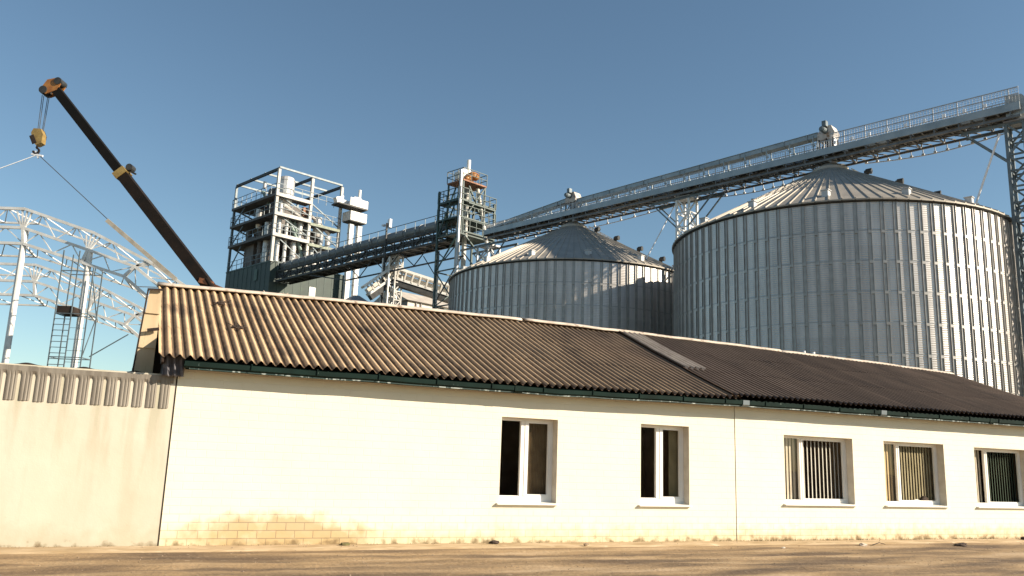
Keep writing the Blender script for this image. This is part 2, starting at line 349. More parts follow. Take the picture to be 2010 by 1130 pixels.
# ------------------------------------------------------------------ frames of reference
AZ = 1.1414; D = 15.396
UW = Vector((math.sin(AZ), math.cos(AZ), 0)); NW = Vector((-math.cos(AZ), math.sin(AZ), 0)); WROT = math.atan2(UW.y, UW.x)
C1 = Vector((4.465, 60.705, 0)); C2 = Vector((18.408, 46.705, 0)); UP = (C2-C1).normalized(); YP = Vector((-UP.y, UP.x, 0)); PROT = math.atan2(UP.y, UP.x)
def WP(a, b, z=0): return UW*a + NW*(D+b) + Vector((0, 0, z))
def PP(t, s=0, z=0): return C1 + UP*t + YP*s + Vector((0, 0, z))

# ------------------------------------------------------------------ ground
def axis_pts(lo, hi, fine0, fine1, step, far):
    p = []; x = fine0
    while x <= fine1: p.append(x); x += step
    s = step
    while p[-1] < hi: s *= 1.45; p.append(p[-1]+s)
    s = step
    while p[0] > lo: s *= 1.45; p.insert(0, p[0]-s)
    return p
gx = axis_pts(-2500, 2500, -12, 30, .14, 0); gy = axis_pts(-2500, 2500, -6, .2, .08, 0)
def gh(a, b):
    if b > -.72 or b < -9 or a < -30 or a > 40: return 0.
    v = noise.noise(Vector((a*.5, b*2.2, 1)))*.035 + noise.noise(Vector((a*2.3, b*3.5, 4)))*.016 + noise.noise(Vector((a*7, b*7, 4)))*.008
    return v*min(1, (-.72-b)/.5)-.015*min(1, (-.72-b)/.5)
mb = MB(); mb.grid(len(gx), len(gy), lambda i, j: (gx[i], gy[j], gh(gx[i], gy[j])))
g = mb.build('ground', ground_m, smooth=True, fix=False); tag(g, None, None, WP(0, 0), WROT, kind='structure')
# narrow dusty strip at the foot of the walls
mb = MB()
def ap(i, j):
    a = -12+i*.12; t = j/7
    b = -.62 - .10*noise.noise(Vector((a*.7, 0, 3))) if j == 7 else -.62*t
    z = .045*(1-t**3) + (.008*noise.noise(Vector((a*3, b*5, 0))) if 0 < j < 7 else 0)
    if j == 7: z = -.05
    return (a, b+.02, z)
mb.grid(340, 8, ap)
o = mb.build('pavement', apron_m, smooth=True); tag(o, None, None, WP(0, 0), WROT, kind='structure')

# ------------------------------------------------------------------ the long white building
A0, A1 = .86, 25.6; SEAM = 12.72
B = thing('white_building', 'long low whitewashed building with brown corrugated slate roof and green gutter', 'building', WP(0, 0), WROT)
wins = [(6.93, 8.19, .80, 2.46), (10.205, 11.46, .80, 2.48), (14.15, 16.31, .86, 2.42), (17.36, 19.50, .86, 2.41), (20.66, 22.80, .86, 2.38)]
def front(m, a0, a1, yf, ws, z1=3.04):
    xs = sorted({a0, a1} | {w_[0] for w_ in ws} | {w_[1] for w_ in ws})
    for i in range(len(xs)-1):
        x0, x1 = xs[i], xs[i+1]; hit = [w_ for w_ in ws if w_[0] <= x0+1e-6 and w_[1] >= x1-1e-6]
        if hit:
            w_ = hit[0]; m.quad((x0,yf,0),(x1,yf,0),(x1,yf,w_[2]),(x0,yf,w_[2])); m.quad((x0,yf,w_[3]),(x1,yf,w_[3]),(x1,yf,z1),(x0,yf,z1))
        else: m.quad((x0,yf,0),(x1,yf,0),(x1,yf,z1),(x0,yf,z1))
mb = MB(); front(mb, A0, SEAM, 0, wins[:2]); mb.build('front_wall', wallA, B, fix=False)
mb = MB(); front(mb, SEAM+.012, A1, -.012, wins[2:]); mb.quad((SEAM+.012,-.012,0),(SEAM+.012,.05,0),(SEAM+.012,.05,3.04),(SEAM+.012,-.012,3.04)); mb.build('front_wall', wallB, B, fix=False, label='yellowed right section of the whitewashed front wall')
mb = MB()
zr_ = 5.02
mb.quad((A0,0,0),(A0,9.06,0),(A0,9.06,3.04),(A0,4.53,zr_),(A0,0,3.04)); mb.quad((A1,0,0),(A1,9.06,0),(A1,9.06,3.04),(A1,4.53,zr_),(A1,0,3.04)); mb.quad((A0,9.06,0),(A1,9.06,0),(A1,9.06,3.04),(A0,9.06,3.04))
mb.build('end_wall', mat('dark_gable_boards', (.05, .035, .028), (.025, .018, .015), rough=.95, scale=3, stretch=(5, 5, .5)), B)  # gable and rear walls in one very dark brown
mb = MB(); mb.quad((A0,.3,2.9),(A1,.3,2.9),(A1,9,2.9),(A0,9,2.9)); mb.quad((A0,.3,.01),(A1,.3,.01),(A1,9,.01),(A0,9,.01)); mb.quad((A0,3.6,0),(A1,3.6,0),(A1,3.6,2.9),(A0,3.6,2.9))
for x in (9.2, 12.72, 16.9, 20.1): mb.quad((x,.3,0),(x,3.6,0),(x,3.6,2.9),(x,.3,2.9))
for (x0, x1) in ((A0, 6.93), (8.19, 10.205), (11.46, 14.15), (16.31, 17.36), (19.5, 20.66), (22.8, A1)): mb.quad((x0,.4,0),(x1,.4,0),(x1,.4,2.9),(x0,.4,2.9))
for w_ in wins: mb.quad((w_[0],.4,0),(w_[1],.4,0),(w_[1],.4,w_[2]),(w_[0],.4,w_[2])); mb.quad((w_[0],.4,w_[3]),(w_[1],.4,w_[3]),(w_[1],.4,2.9),(w_[0],.4,2.9))
mb.build('interior', inside, B)

kinds = [('dark', None, None), ('dark', None, None), ('blind', blind_c, blind_g), ('blind', blind_t, blind_o), ('blind', blind_c, blind_d)]
for wi, (x0, x1, z0, z1) in enumerate(wins):
    yf = 0 if wi < 2 else -.012; ri = .20
    fr = MB(); t = .06; tl = .03 if wi < 2 else .012; bt = .13 if wi < 2 else .085
    W = None
    # reveal
    rv = MB(); e = .002
    rv.quad((x0,yf,z0),(x0,.3,z0),(x0,.3,z1),(x0,yf,z1)); rv.quad((x1,yf,z0),(x1,.3,z0),(x1,.3,z1),(x1,yf,z1))
    rv.quad((x0,yf,z1),(x1,yf,z1),(x1,.3,z1),(x0,.3,z1)); rv.quad((x0,yf,z0),(x1,yf,z0),(x1,.3,z0),(x0,.3,z0))
    if wi < 2: mx_, mw = x0+.52, .17
    else: mx_, mw = x0+.65, .10
    f0, f1 = ri, ri+.07
    for a, b in (((x0+e,f0,z0+e),(x0+tl,f1,z1-e)), ((x1-t,f0,z0+e),(x1-e,f1,z1-e)), ((x0+tl,f0,z1-t),(x1-t,f1,z1-e)), ((x0+tl,f0,z0+e),(x1-t,f1,z0+bt))): fr.box(a, b)
    Wo = fr.build('window', pvc, B)
    rv.build('reveal', reveal_m, Wo)
    mu = MB(); mu.box((mx_,f0-.012,z0+bt),(mx_+mw*.48,f1-.01,z1-t)); mu.box((mx_+mw*.52,f0-.02,z0+bt),(mx_+mw,f1-.01,z1-t)); mu.build('mullion', pvc, Wo)
    sh = MB()
    # opening sash profile in the narrower light
    for a, b in (((x1-t-.05,f0+.008,z0+bt),(x1-t,f1-.01,z1-t)), ((mx_+mw,f0+.008,z1-t-.03),(x1-t-.05,f1-.01,z1-t)), ((mx_+mw,f0+.008,z0+bt),(x1-t-.05,f1-.01,z0+bt+.03))): sh.box(a, b)
    sh.build('sash', pvc, Wo)
    gp = MB(); gp.quad((x0+tl,f0+.04,z0+bt),(mx_,f0+.04,z0+bt),(mx_,f0+.04,z1-t),(x0+tl,f0+.04,z1-t)); gp.build('pane', glass_m, Wo)
    gp = MB(); gp.quad((mx_+mw,f0+.04,z0+bt),(x1-t,f0+.04,z0+bt),(x1-t,f0+.04,z1-t),(mx_+mw,f0+.04,z1-t)); gp.build('pane', glass_m, Wo)
    sl = MB(); sl.prism([(-.075+yf, z0-.035), (f0, z0-.02), (f0, z0+.016), (-.075+yf, z0-.012)], 0, x0-.06, x1+.03); sl.build('sill', pvc, Wo)
    if kinds[wi][0] == 'dark':
        cu = MB(); n_ = 14
        cu.grid(n_*2+1, 2, lambda i, j: (x1-t-.0-(.52 if wi == 0 else .24)*(1-i/(2*n_)) , .34+.018*(i % 2), z0+.05+j*(z1-z0-.1)))
        cu.build('curtain', curtain_m if wi == 0 else blind_o, Wo)
    else:
        for (b0, b1, bm_, ang) in ((x0-.06, mx_+.03, kinds[wi][1], .25), (mx_+mw-.02, x1-t+.05, kinds[wi][2], (0, 0, .55, .3, .5)[wi])):
            bl = MB(); x = b0+.045; yb = .31
            while x < b1-.03:
                c_, s_ = math.cos(ang)*.05, math.sin(ang)*.05
                bl.quad((x-c_, yb-s_, z0+.05), (x+c_, yb+s_, z0+.05), (x+c_, yb+s_, z1-.03), (x-c_, yb-s_, z1-.03)); x += .122 if ang > .5 else .10
            bl.box((b0, .28, z1-.03), (b1, .34, z1+.02))
            bl.build('blind', bm_, Wo, fix=False)
# things on the inner sill of the fourth window
def blob(m, c, r, sq=(1, 1, 1), sd_=0, n=10, amp=.3):
    k = len(m.v); rings = 7
    for j in range(rings):
        ph = PI*j/(rings-1)
        for i in range(n):
            th = 2*PI*i/n; d = Vector((math.sin(ph)*math.cos(th), math.sin(ph)*math.sin(th), math.cos(ph)))
            q = 1+amp*noise.noise(d*1.7+Vector((sd_, sd_*2, 0)))
            m.v.append(Vector(c)+Vector((d.x*r*sq[0]*q, d.y*r*sq[1]*q, d.z*r*sq[2]*q)))
    for j in range(rings-1):
        for i in range(n): a = (i+1) % n; m.f.append((k+j*n+i, k+(j+1)*n+i, k+(j+1)*n+a, k+j*n+a))
mb = MB(); blob(mb, (0, 0, .07), .1, (1.3, .5, .75), 3, 12, .5)
tag(mb.build('bag', pvc, smooth=True), 'crumpled white bag on the inner sill behind the olive blinds', 'bag', WP(18.72, .27, .50+.36), WROT)
mb = MB(); blob(mb, (0, 0, .11), .12, (1.15, .4, .95), 8, 12, .5)
tag(mb.build('bundle', dark_rub, smooth=True), 'dark bundle beside the white bag on the inner window sill', 'bundle', WP(19.02, .27, .50+.36), WROT)

# roof -------------------------------------------------------------
def interp(x, pts):
    if x <= pts[0][0]: return pts[0][1]
    for (a, u), (b, v) in zip(pts, pts[1:]):
        if x <= b: return u+(v-u)*(x-a)/(b-a)
    return pts[-1][1]
RA0, RA1 = .5, 25.85
def ridge_z(a): return 5.16 + interp(a, [(.5, -.03), (5, .05), (9, .075), (12.5, .05), (17, .0), (22, -.05), (25.9, -.14)]) + .012*noise.noise(Vector((a*1.3, 0, 0)))
def eave_z(a): return 3.13 + interp(a, [(.5, 0), (8, -.01), (12.7, .05), (25, .075)]) + .008*noise.noise(Vector((a*1.1, 5, 0)))
PITCHW = .165
def sheet_rows(m, a0, a1, lift=0., v0=0., v1=1., rows=3, segs=10, back=False, tilt=.006):
    nx = int((a1-a0)/PITCHW*segs)+1
    yE, yR = (-.35, 4.53) if not back else (9.41, 4.53)
    for r_ in range(rows):
        u0 = v0+(v1-v0)*r_/rows; u1 = v0+(v1-v0)*(r_+1)/rows + (.006 if r_ < rows-1 else 0)
        ny = 5
        def fn(i, j):
            a = a0+(a1-a0)*i/(nx-1); t = j/(ny-1); v = u0+(u1-u0)*t; sheet = int((a-RA0)/(PITCHW*7))
            jit = noise.noise(Vector((sheet*3.1, r_*7.7, 2)))
            if v0 == 0 and r_ == 0 and j == 0 and not back: v -= .007*(1+noise.noise(Vector((sheet*5.3, 1, 9))))
            ph = (a-RA0)/PITCHW*2*PI
            zz = eave_z(a)+(ridge_z(a)-eave_z(a))*v
            zz -= .05*math.sin(PI*v)*(.5+.5*noise.noise(Vector((a*.45, v*2, 8))))
            zz += .034*math.cos(ph) + tilt*(1-t) + lift + jit*.004 + .004*((a-RA0)/(PITCHW*7)-sheet)
            return (a, yE+(yR-yE)*v, zz)
        m.grid(nx, ny, fn)
    return m
def thick(o, th=.007):
    md = o.modifiers.new('thickness', 'SOLIDIFY'); md.thickness = th; md.offset = -1; md.use_rim = not o.data.name.startswith(('roof', 'back_roof'))
    return o
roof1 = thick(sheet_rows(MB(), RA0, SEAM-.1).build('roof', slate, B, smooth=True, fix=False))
roof2 = thick(sheet_rows(MB(), SEAM-.35, RA1, lift=.055, segs=8).build('roof', slate_dark, B, smooth=True, fix=False, label='darker corrugated slate over the right section'))
thick(sheet_rows(MB(), SEAM-.34, SEAM+.32, lift=.085, v0=.36, v1=1., rows=2).build('roof_patch', slate_grey, B, smooth=True, fix=False, label='paler strip of newer slate sheets across the roof joint'))
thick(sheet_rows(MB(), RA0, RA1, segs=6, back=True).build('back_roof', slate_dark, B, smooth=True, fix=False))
# ridge cap in three lengths
for (a0, a1, dz) in ((.47, 9.38, 0), (9.46, 18.2, .015), (18.16, RA1, 0)):
    mb = MB(); n_ = int((a1-a0)/.3)+1
    def fn(i, j):
        a = a0+(a1-a0)*i/(n_-1); th = PI*(j/8)
        wob = .01*noise.noise(Vector((a*2.2, 3, dz*99)))
        return (a, 4.53-math.cos(th)*.17, ridge_z(a)+.035+wob+dz+math.sin(th)*.09-.03)
    mb.grid(n_, 9, fn); thick(mb.build('ridge_cap', ridge_m, B, smooth=True, fix=False), .02)
# verge board, dark underside, gutter
mb = MB()
mb.prism([(-.30, 3.02), (-.30, 3.09), (4.53, ridge_z(.5)-.06), (9.36, 3.09), (9.36, 3.0), (4.53, ridge_z(.5)-.30), (.0, 3.0)], 0, .56, .60); mb.build('verge_board', rot_dark, B)
mb = MB(); mb.prism([(-.02, 3.04), (4.53, 5.04), (9.08, 3.04), (9.08, 3.02), (4.53, 5.0), (-.02, 3.02)], 0, .6, RA1-.1)
mb.build('roof_boards', rot_dark, B)
mb = MB(); n_ = 60
for i in range(n_):
    a0 = .92+(RA1-.92)*i/n_; a1 = .92+(RA1-.92)*(i+1)/n_; z0 = eave_z(a0)-.055+.012*noise.noise(Vector((a0*.8,0,2))); z1 = eave_z(a1)-.055+.012*noise.noise(Vector((a1*.8,0,2)))
    k = len(mb.v)
    for a, z in ((a0, z0), (a1, z1)):
        for y, dz in ((-.26, 0), (-.27, -.10), (-.33, -.135), (-.39, -.10), (-.40, -.02), (-.39, -.02), (-.38, -.09), (-.33, -.12), (-.28, -.09), (-.268, 0)): mb.v.append(Vector((a, y, z+dz)))
    for j in range(10): l = (j+1) % 10; mb.f.append((k+j, k+l, k+10+l, k+10+j))
mb.build('gutter', gutter_m, B, smooth=False)
mb = MB()
for i in range(n_):
    a0 = .95+(RA1-.95)*i/n_; a1 = .95+(RA1-.95)*(i+1)/n_
    z0 = eave_z(a0)-.055; z1 = eave_z(a1)-.055
    mb.quad((a0,-.262,z0+.01),(a1,-.262,z1+.01),(a1,-.262,z1-.15),(a0,-.262,z0-.15)); mb.quad((a0,-.262,z0-.15),(a1,-.262,z1-.15),(a1,.0,z1-.10),(a0,.0,z0-.10))
mb.build('fascia', gutter_m, B)
mb = MB()
for i in range(n_*2):
    a0 = 1+(RA1-1)*i/n_/2; a1 = 1+(RA1-1)*(i+1)/n_/2; f_ = lambda a: eave_z(a)-.188+.012*noise.noise(Vector((a*.8,0,2)))
    mb.bar((a0, -.335, f_(a0)-.004), (a1, -.335, f_(a1)-.004), .03, .022)
mb.build('drip_edge', drip_m, B)
for a in (7.1, 12.74, 17.0, 20.95):
    z = eave_z(a)-.055; mb = MB(); mb.prism([(-.255, z-.02), (-.26, z-.115), (-.33, z-.155), (-.402, z-.11), (-.41, z-.01), (-.40, z-.01), (-.33, z-.12)], 0, a-.09, a+.09); mb.build('gutter_joint', bluegrey if a in (12.74, 17.0) else gutter_m, B)
a = 2.0
while a < RA1: z = eave_z(a)-.055; mb = MB(); mb.bar((a, -.26, z+.01), (a, -.41, z-.0), .03, .012); mb.bar((a, -.405, z), (a, -.395, z-.10), .03, .012); mb.build('gutter_bracket', gutter_m, B); a += 1.13
# two short vent pipes behind the ridge
for a in (19.62, 20.02):
    mb = MB(); mb.tube((a, 4.9, 4.7), (a, 4.9, 5.36), .045, 8); mb.build('vent_pipe', pale_rope, B)
# small broken bits on the roof
def clump(label, a, y, n_, r_, m_, cat, name, spread=.2):
    mb = MB(); v = (y+.35)/4.88; random.seed(int(a*100))
    for i in range(n_):
        dx, dy = random.uniform(-spread, spread), random.uniform(-spread*.6, spread*.6)
        blob(mb, (dx, dy, dy*.42+.03), r_*random.uniform(.5, 1.2), (1.3, .9, .6), i*3.3, 7, .6)
        if i % 3 == 0: mb.bar((dx, dy, .02), (dx+random.uniform(-.22, .22), dy+random.uniform(-.1, .1), .10), .014)
    z = eave_z(a)+(ridge_z(a)-eave_z(a))*v
    tag(mb.build(name, m_), label, cat, WP(a, y, z+.02), WROT)
clump('brown mossy debris caught on the upper slate near the left roof end', 1.75, 3.3, 9, .045, dark_rub, 'debris', 'moss_clump', .16)
clump('brown mossy debris caught lower down on the slate near the left roof end', 2.0, 1.6, 8, .04, dark_rub, 'debris', 'moss_clump', .16)
clump('crumbled mortar heap on the roof ridge in front of the green building', 3.02, 4.5, 8, .075, ridge_m, 'rubble', 'mortar_heap', .2)

# ------------------------------------------------------------------ concrete fence with sheet metal strip on the left
FN = thing('concrete_fence', 'stained cream concrete wall topped with a corrugated metal strip, left of the white building', 'wall', WP(0, 0), WROT)
mb = MB(); mb.box((-14, .0, 0), (.835, .22, 2.84)); mb.build('wall_panel', fenceM, FN)
mb = MB(); per = .205; n_ = int((14+.80)/per*12)
prof = [0, 0, 0, .7, .9, .7, 1, 1, .8, 1, 1, .8]
def ft(i, j):
    a = .80-14.8*i/n_; t = j/7; z = 2.28+t*.535
    z += .018*noise.noise(Vector((int(i/12/5)*3.7, j*0, 1)))-.0
    amp = .048*min(1, max(0, (2.72-z)/.05)); y = -.018+.033*min(1, max(0, (2.70-z)/.03))-.62*amp*prof[i % 12]
    if j == 0: z -= .012*prof[i % 12]
    return (a, y, z)
mb.grid(n_, 8, ft); thick(mb.build('sheet_strip', fence_sheet, FN, fix=False), .004)
mb = MB(); n_ = 340
def ft2(i, j):
    a = .84-14.8*i/n_; top = 2.845+.028*max(0, math.sin(a*7.6+.8*noise.noise(Vector((a*.5, 0, 0)))))**3+.02*noise.noise(Vector((a*1.2, 2, 0)))
    return (a, .09+.02*math.sin(a*15), 2.70 if j == 0 else top)
mb.grid(n_, 2, ft2); thick(mb.build('back_sheet', rot_dark, FN, fix=False), .02)
mb = MB(); mb.box((.838, -.004, 0), (.857, .1, 2.84)); mb.build('joint', rot_dark, FN)

# crumpled dark sheet stuffed under the roof corner
mb = MB()
def fr_(i, j):
    a = .60+.34*i/14; z = 2.80+.36*j/10
    return (a, -.16+.055*math.sin(i*1.35+j*.25)+.03*noise.noise(Vector((i*.4, j*.5, 0))), z+.02*noise.noise(Vector((i*.6, j*.4, 5))))
mb.grid(15, 11, fr_); o = thick(mb.build('tar_sheet', rag, smooth=True, fix=False), .008); tag(o, 'folded grey tar sheet stuffed under the left corner of the eave', 'sheet', WP(0, 0), WROT)
# tall weathered panel beyond the gable
T = thing('sheet_screen', 'tall tan weathered sheet screen standing behind the fence at the left gable end', 'screen', WP(0, .6), WROT)
mb = MB()
for k, (zA, zB, sh_) in enumerate(((0, 3.35, -.01), (3.32, 3.95, .0), (3.93, 4.36, .012))):
    aL = lambda z: .03+.048*z+max(0, z-3.3)*.012
    mb.prism([(aL(zA)+sh_, zA), (.47, zA), (.47, zB), (aL(zB)+sh_, zB)], 1, -.03*k, -.03*k+.03)
mb.build('panel', wood_tan, T)
mb = MB(); mb.bar((.02, -.10, 0), (.155, -.10, 2.95), .035); mb.bar((.155, -.10, 2.95), (.24, -.10, 4.36), .028); mb.bar((.23, -.12, 4.34), (.49, -.12, 4.36), .035); mb.bar((.30, -.12, 3.62), (.49, -.12, 3.66), .05); mb.build('frame', rot_dark, T)

# ------------------------------------------------------------------ debris on the ground
random.seed(21)
def stone(a, b, r_, label, m_=stone_m, sq=(1.4, 1, .6), name='stone', cat='stone', grp='stones and scraps along the wall foot'):
    mb = MB(); blob(mb, (0, 0, r_*sq[2]*.6), r_, sq, a*7.3, 9, .6)
    z = .04 if b > -.6 else gh(a, b)
    tag(mb.build(name, m_, smooth=False), label, cat, WP(a, b, z), WROT, group=grp)
stone(6.80, -.12, .07, 'dark brown clod at the wall foot left of the first window', dark_rub)
stone(18.6, -1.0, .10, 'dark lump of dirt on the ground below the fourth window', dark_rub, (1.9, 1, .5))
stone(22.0, -.3, .09, 'dark clod against the wall foot below the last window', dark_rub)
stone(15.6, -.85, .07, 'pale stone on the ground below the third window', ridge_m, (1.5, 1, .6))
stone(13.0, -1.15, .035, 'small pale pebble on the dirt below the wall joint', ridge_m)
stone(8.6, -.5, .04, 'small brown stone on the strip under the first window', stone_m)
stone(3.9, -.15, .06, 'grey green clod at the wall foot beside the washed off bricks', weed_m, (1.8, 1, .5))
mb = MB(); mb.prism([(0, 0), (.9, .02), (1.0, .10), (.15, .12)], 2, 0, .015); tag(mb.build('plank', ridge_m), 'pale flat board lying on the dirt at the right', 'plank', WP(21.6, -1.75, .01), WROT)
mb = MB(); mb.tube((0, 0, .01), (.32, .1, .05), .01, 6); mb.tube((.3, .1, .05), (.42, .02, .02), .008, 6); tag(mb.build('stick', dark_rub), 'thin dark stick beside the pale stone on the ground', 'stick', WP(15.85, -.9, .01), WROT)
mb = MB(); random.seed(11)
for i in range(1500):
    a = random.uniform(-6, 25); b = -random.uniform(.1, 4.5)
    if noise.noise(Vector((a*.4, b*1.2, 5))) < -.05 and random.random() < .75: continue
    r_ = random.uniform(.006, .02)*(1.6 if random.random() < .06 else 1); z = (.042 if b > -.5 else gh(a, b)); k = len(mb.v); q = [random.uniform(.6, 1.2) for _ in range(6)]
    mb.v += [Vector(v) for v in ((a+r_*q[0], b, z), (a, b+r_*q[1], z), (a-r_*q[2], b, z), (a, b-r_*q[3], z), (a, b, z+r_*.8*q[4]))]
    mb.f += [(k, k+1, k+4), (k+1, k+2, k+4), (k+2, k+3, k+4), (k+3, k, k+4)]
tag(mb.build('gravel', stone_m, fix=False), 'loose gravel and crumbs scattered over the dirt in front of the walls', 'gravel', WP(0, 0), WROT, kind='stuff')
# ragged dry growth at the foot of the wall (uncountable)
mb = MB(); random.seed(4)
for i in range(2600):
    a = random.uniform(4, 25.5) if random.random() < .75 else random.uniform(-8, 4)
    if noise.noise(Vector((a*.9, 0, 7))) < -.12 and random.random() < .8: continue
    if a < 12 and random.random() < .6: continue
    h = random.uniform(.015, .06)*(1.3 if a > 13 else .8); x = random.uniform(-.05, .05); y = random.uniform(-.08, -.015)
    mb.quad((a, y, .02), (a+.012, y-.005, .02), (a+x, y-random.uniform(0, .04), .03+h))
o = mb.build('dry_weeds', weed_m, fix=False); tag(o, 'ragged dry weeds and dirt along the wall foot', 'weeds', WP(0, 0), WROT, kind='stuff')

# ------------------------------------------------------------------ big silos
SR, SE, SA = 9.0, 14.23, 18.75; NST = 96
TIER = 1.45
def make_silo():
    S = thing('grain_silo', 'x', 'silo', C1, PROT, 'large galvanised grain silos')
    mb = MB(); n_ = 192; zs = []
    z = SE; k = 0
    prof = []
    while z > 0:
        prof.append((SR, z)); z -= TIER
    prof.append((SR, -.05)); mb.lathe(prof[::-1], n=n_, cap=False); wall = mb.build('wall', galv, S, smooth=True)
    mb = MB()
    for i in range(1, 10): z = SE-TIER*i; mb.lathe([(SR+.004, z-.018), (SR+.016, z-.018), (SR+.016, z+.018), (SR+.004, z+.018)], n=n_, cap=False)
    mb.build('tier_seam', galv_rib, wall)
    mb = MB(); nr = 96
    # cone roof with standing ribs
    rings = [(SR+.16, SE+.06), (6.2, 0), (3.5, 0), (.85, 0)]
    def zc(r_): return SE+.06+(SR+.16-r_)*(SA-SE)/(SR-.7)
    per = []
    for i in range(nr):
        t0 = 2*PI*i/nr; dt = 2*PI/nr
        for (f_, hh) in ((0, .055), (.06, .055), (.09, 0), (.96, 0), (.985, .055)): per.append((t0+dt*f_, hh))
    k0 = len(mb.v); N = len(per); rr = [SR+.16, 7.4, 6.2, 4.8, 3.5, 2.1, .85]
    for r_ in rr:
        for (t, hh) in per: q = hh*min(1, r_/5+.1); mb.v.append(Vector((r_*math.cos(t), r_*math.sin(t), zc(r_)+q)))
    for a in range(len(rr)-1):
        for i in range(N): j = (i+1) % N; mb.f.append((k0+a*N+i, k0+a*N+j, k0+(a+1)*N+j, k0+(a+1)*N+i))
    # eave drop lip
    k1 = len(mb.v)
    for (t, hh) in per: mb.v.append(Vector(((SR+.155)*math.cos(t), (SR+.155)*math.sin(t), SE-.01+hh*.3)))
    for i in range(N): j = (i+1) % N; mb.f.append((k0+i, k1+i, k1+j, k0+j))
    roof = mb.build('roof', galv_roof, S, fix=False)
    mb = MB(); mb.lathe([(SR+.005, SE-.09), (SR+.09, SE-.07), (SR+.15, SE+.0), (SR+.1, SE+.03)], n=n_, cap=False); mb.build('eave_ring', galv_dark, S)
    mb = MB(); mb.lathe([(1.0, SA-.12), (1.0, SA+.15), (.75, SA+.28), (.5, SA+.45)], n=24); mb.build('collar', galv_roof, roof)
    # vents on the roof
    def vent(ang, r_, big):
        z = zc(r_); x, y = r_*math.cos(ang), r_*math.sin(ang); m_ = MB()
        if big:
            d = Vector((math.cos(ang), math.sin(ang), 0)); p = Vector((x, y, z-.05))
            m_.tube(p, p+Vector((0,0,.34)), .13, 10); m_.tube(p+Vector((0,0,.30))-d*.02, p+Vector((0,0,.28))+d*.30, .14, 10, .17)
        else:
            m_.box((x-.16, y-.16, z-.1), (x+.16, y+.16, z+.24)); m_.box((x-.2, y-.2, z+.24), (x+.2, y+.2, z+.28))
        m_.build('vent', galv_bar if not big else galv_dark, roof)
    for k in range(14): vent(2*PI*(k+.35)/14, SR-.75, False)
    for k, r_ in enumerate((2.0, 3.6, 5.4, 7.0)): vent(R(5+k*2), r_, True)
    vent(R(-150), 4.2, True)
    # roof ladder
    mb = MB(); ang = R(38); d = Vector((math.cos(ang), math.sin(ang), 0)); pn = Vector((-d.y, d.x, 0))
    for s in (-.22, .22): mb.bar(d*SR*1.01+pn*s+Vector((0,0,SE+.3)), d*1.1+pn*s+Vector((0,0,zc(1.1)+.25)), .05)
    for i in range(28): r_ = SR-.28*i; mb.bar(d*r_+pn*-.22+Vector((0,0,zc(r_)+.22)), d*r_+pn*.22+Vector((0,0,zc(r_)+.22)), .05)
    mb.build('roof_ladder', galv_bar, roof)
    # stiffener proto: hat profile made of lengths joined by splice plates
    mb = MB(); 
    for i in range(10):
        z1 = SE-.1-TIER*i; z0 = max(0, z1-TIER+.02)
        if z1-z0 < .2: continue
        g_ = .048+.004*i*.5
        mb.box((SR+.0, -.085, z0), (SR+.062, -.085+.02, z1)); mb.box((SR+.0, .065, z0), (SR+.062, .085, z1)); mb.box((SR+.002, -.065, z0), (SR+.014, .065, z1))
        mb.box((SR+.005, -.088, z0-.08), (SR+.066, .088, z0+.05))
    st = mb.build('stiffener', galv_rib, S)
    for k in range(1, NST):
        c_ = st.copy(); C.objects.link(c_); c_.parent = S; c_.rotation_euler = (0, 0, 2*PI*k/NST)
    # wall ladder with safety cage, on the side away from the road
    mb = MB(); ang = R(8); d = Vector((math.cos(ang), math.sin(ang), 0)); pn = Vector((-d.y, d.x, 0))
    for s in (-.22, .22): mb.bar(d*(SR+.25)+pn*s, d*(SR+.25)+pn*s+Vector((0,0,SE+1)), .05)
    for i in range(44): z = .4+i*.33; mb.bar(d*(SR+.25)+pn*-.22+Vector((0,0,z)), d*(SR+.25)+pn*.22+Vector((0,0,z)), .03)
    for i in range(10):
        z = 2.5+i*1.25; pts = [d*(SR+.25+.65*math.sin(a_))+pn*.38*math.cos(a_)+Vector((0,0,z)) for a_ in [PI*q/6 for q in range(7)]]
        for p, q in zip(pts, pts[1:]): mb.bar(p, q, .05)
    mb.build('ladder', galv_bar, S)
    return S
S1 = make_silo(); S1['label'] = 'galvanised grain silo farther back, left of the other big silo and partly in its shade'
S2 = copy_tree(S1); S2.location = C2; S2['label'] = 'nearest and largest galvanised grain silo, at the right behind the roof'

# ------------------------------------------------------------------ conveyor gallery over the silos
G = thing('conveyor_gallery', 'long grey conveyor gallery with walkway crossing above both silo roofs', 'conveyor', PP(0), PROT, 'conveyor galleries')
T0, T1 = -9.0, 29.85
mb = MB()
for y in (-.82, .82): mb.bar((T0, y, 19.82), (T1, y, 19.82), .07, .40)
mb.build('side_beam', casing, G)
mb = MB(); t = T0
for y in (-.45, 0, .45): mb.bar((T0, y, 19.58), (T1, y, 19.58), .07, .08)
k = 0
while t < T1-.1:
    mb.bar((t, -.79, 19.62), (t, .79, 19.62), .09, .12); mb.bar((t, -.79, 19.38), (min(t+1.2, T1), .79, 19.38), .05); t += .6 if k % 2 else .62; k += 1
t = T0
mb.bar((T0, -.8, 19.3), (T1, -.8, 19.3), .09, .12); mb.bar((T0, .8, 19.3), (T1, .8, 19.3), .09, .12)
while t < T1: mb.bar((t, -.8, 19.3), (t, .8, 19.3), .07); mb.bar((t, -.8, 19.3), (t, -.8, 19.6), .06); mb.bar((t, .8, 19.3), (t, .8, 19.6), .06); t += 1.2
mb.build('underframe', mat('underframe_steel', (.17, .175, .175), (.10, .10, .10), rough=.55, metal=.3, scale=3), G)
mb = MB()
t = T0; k = 0
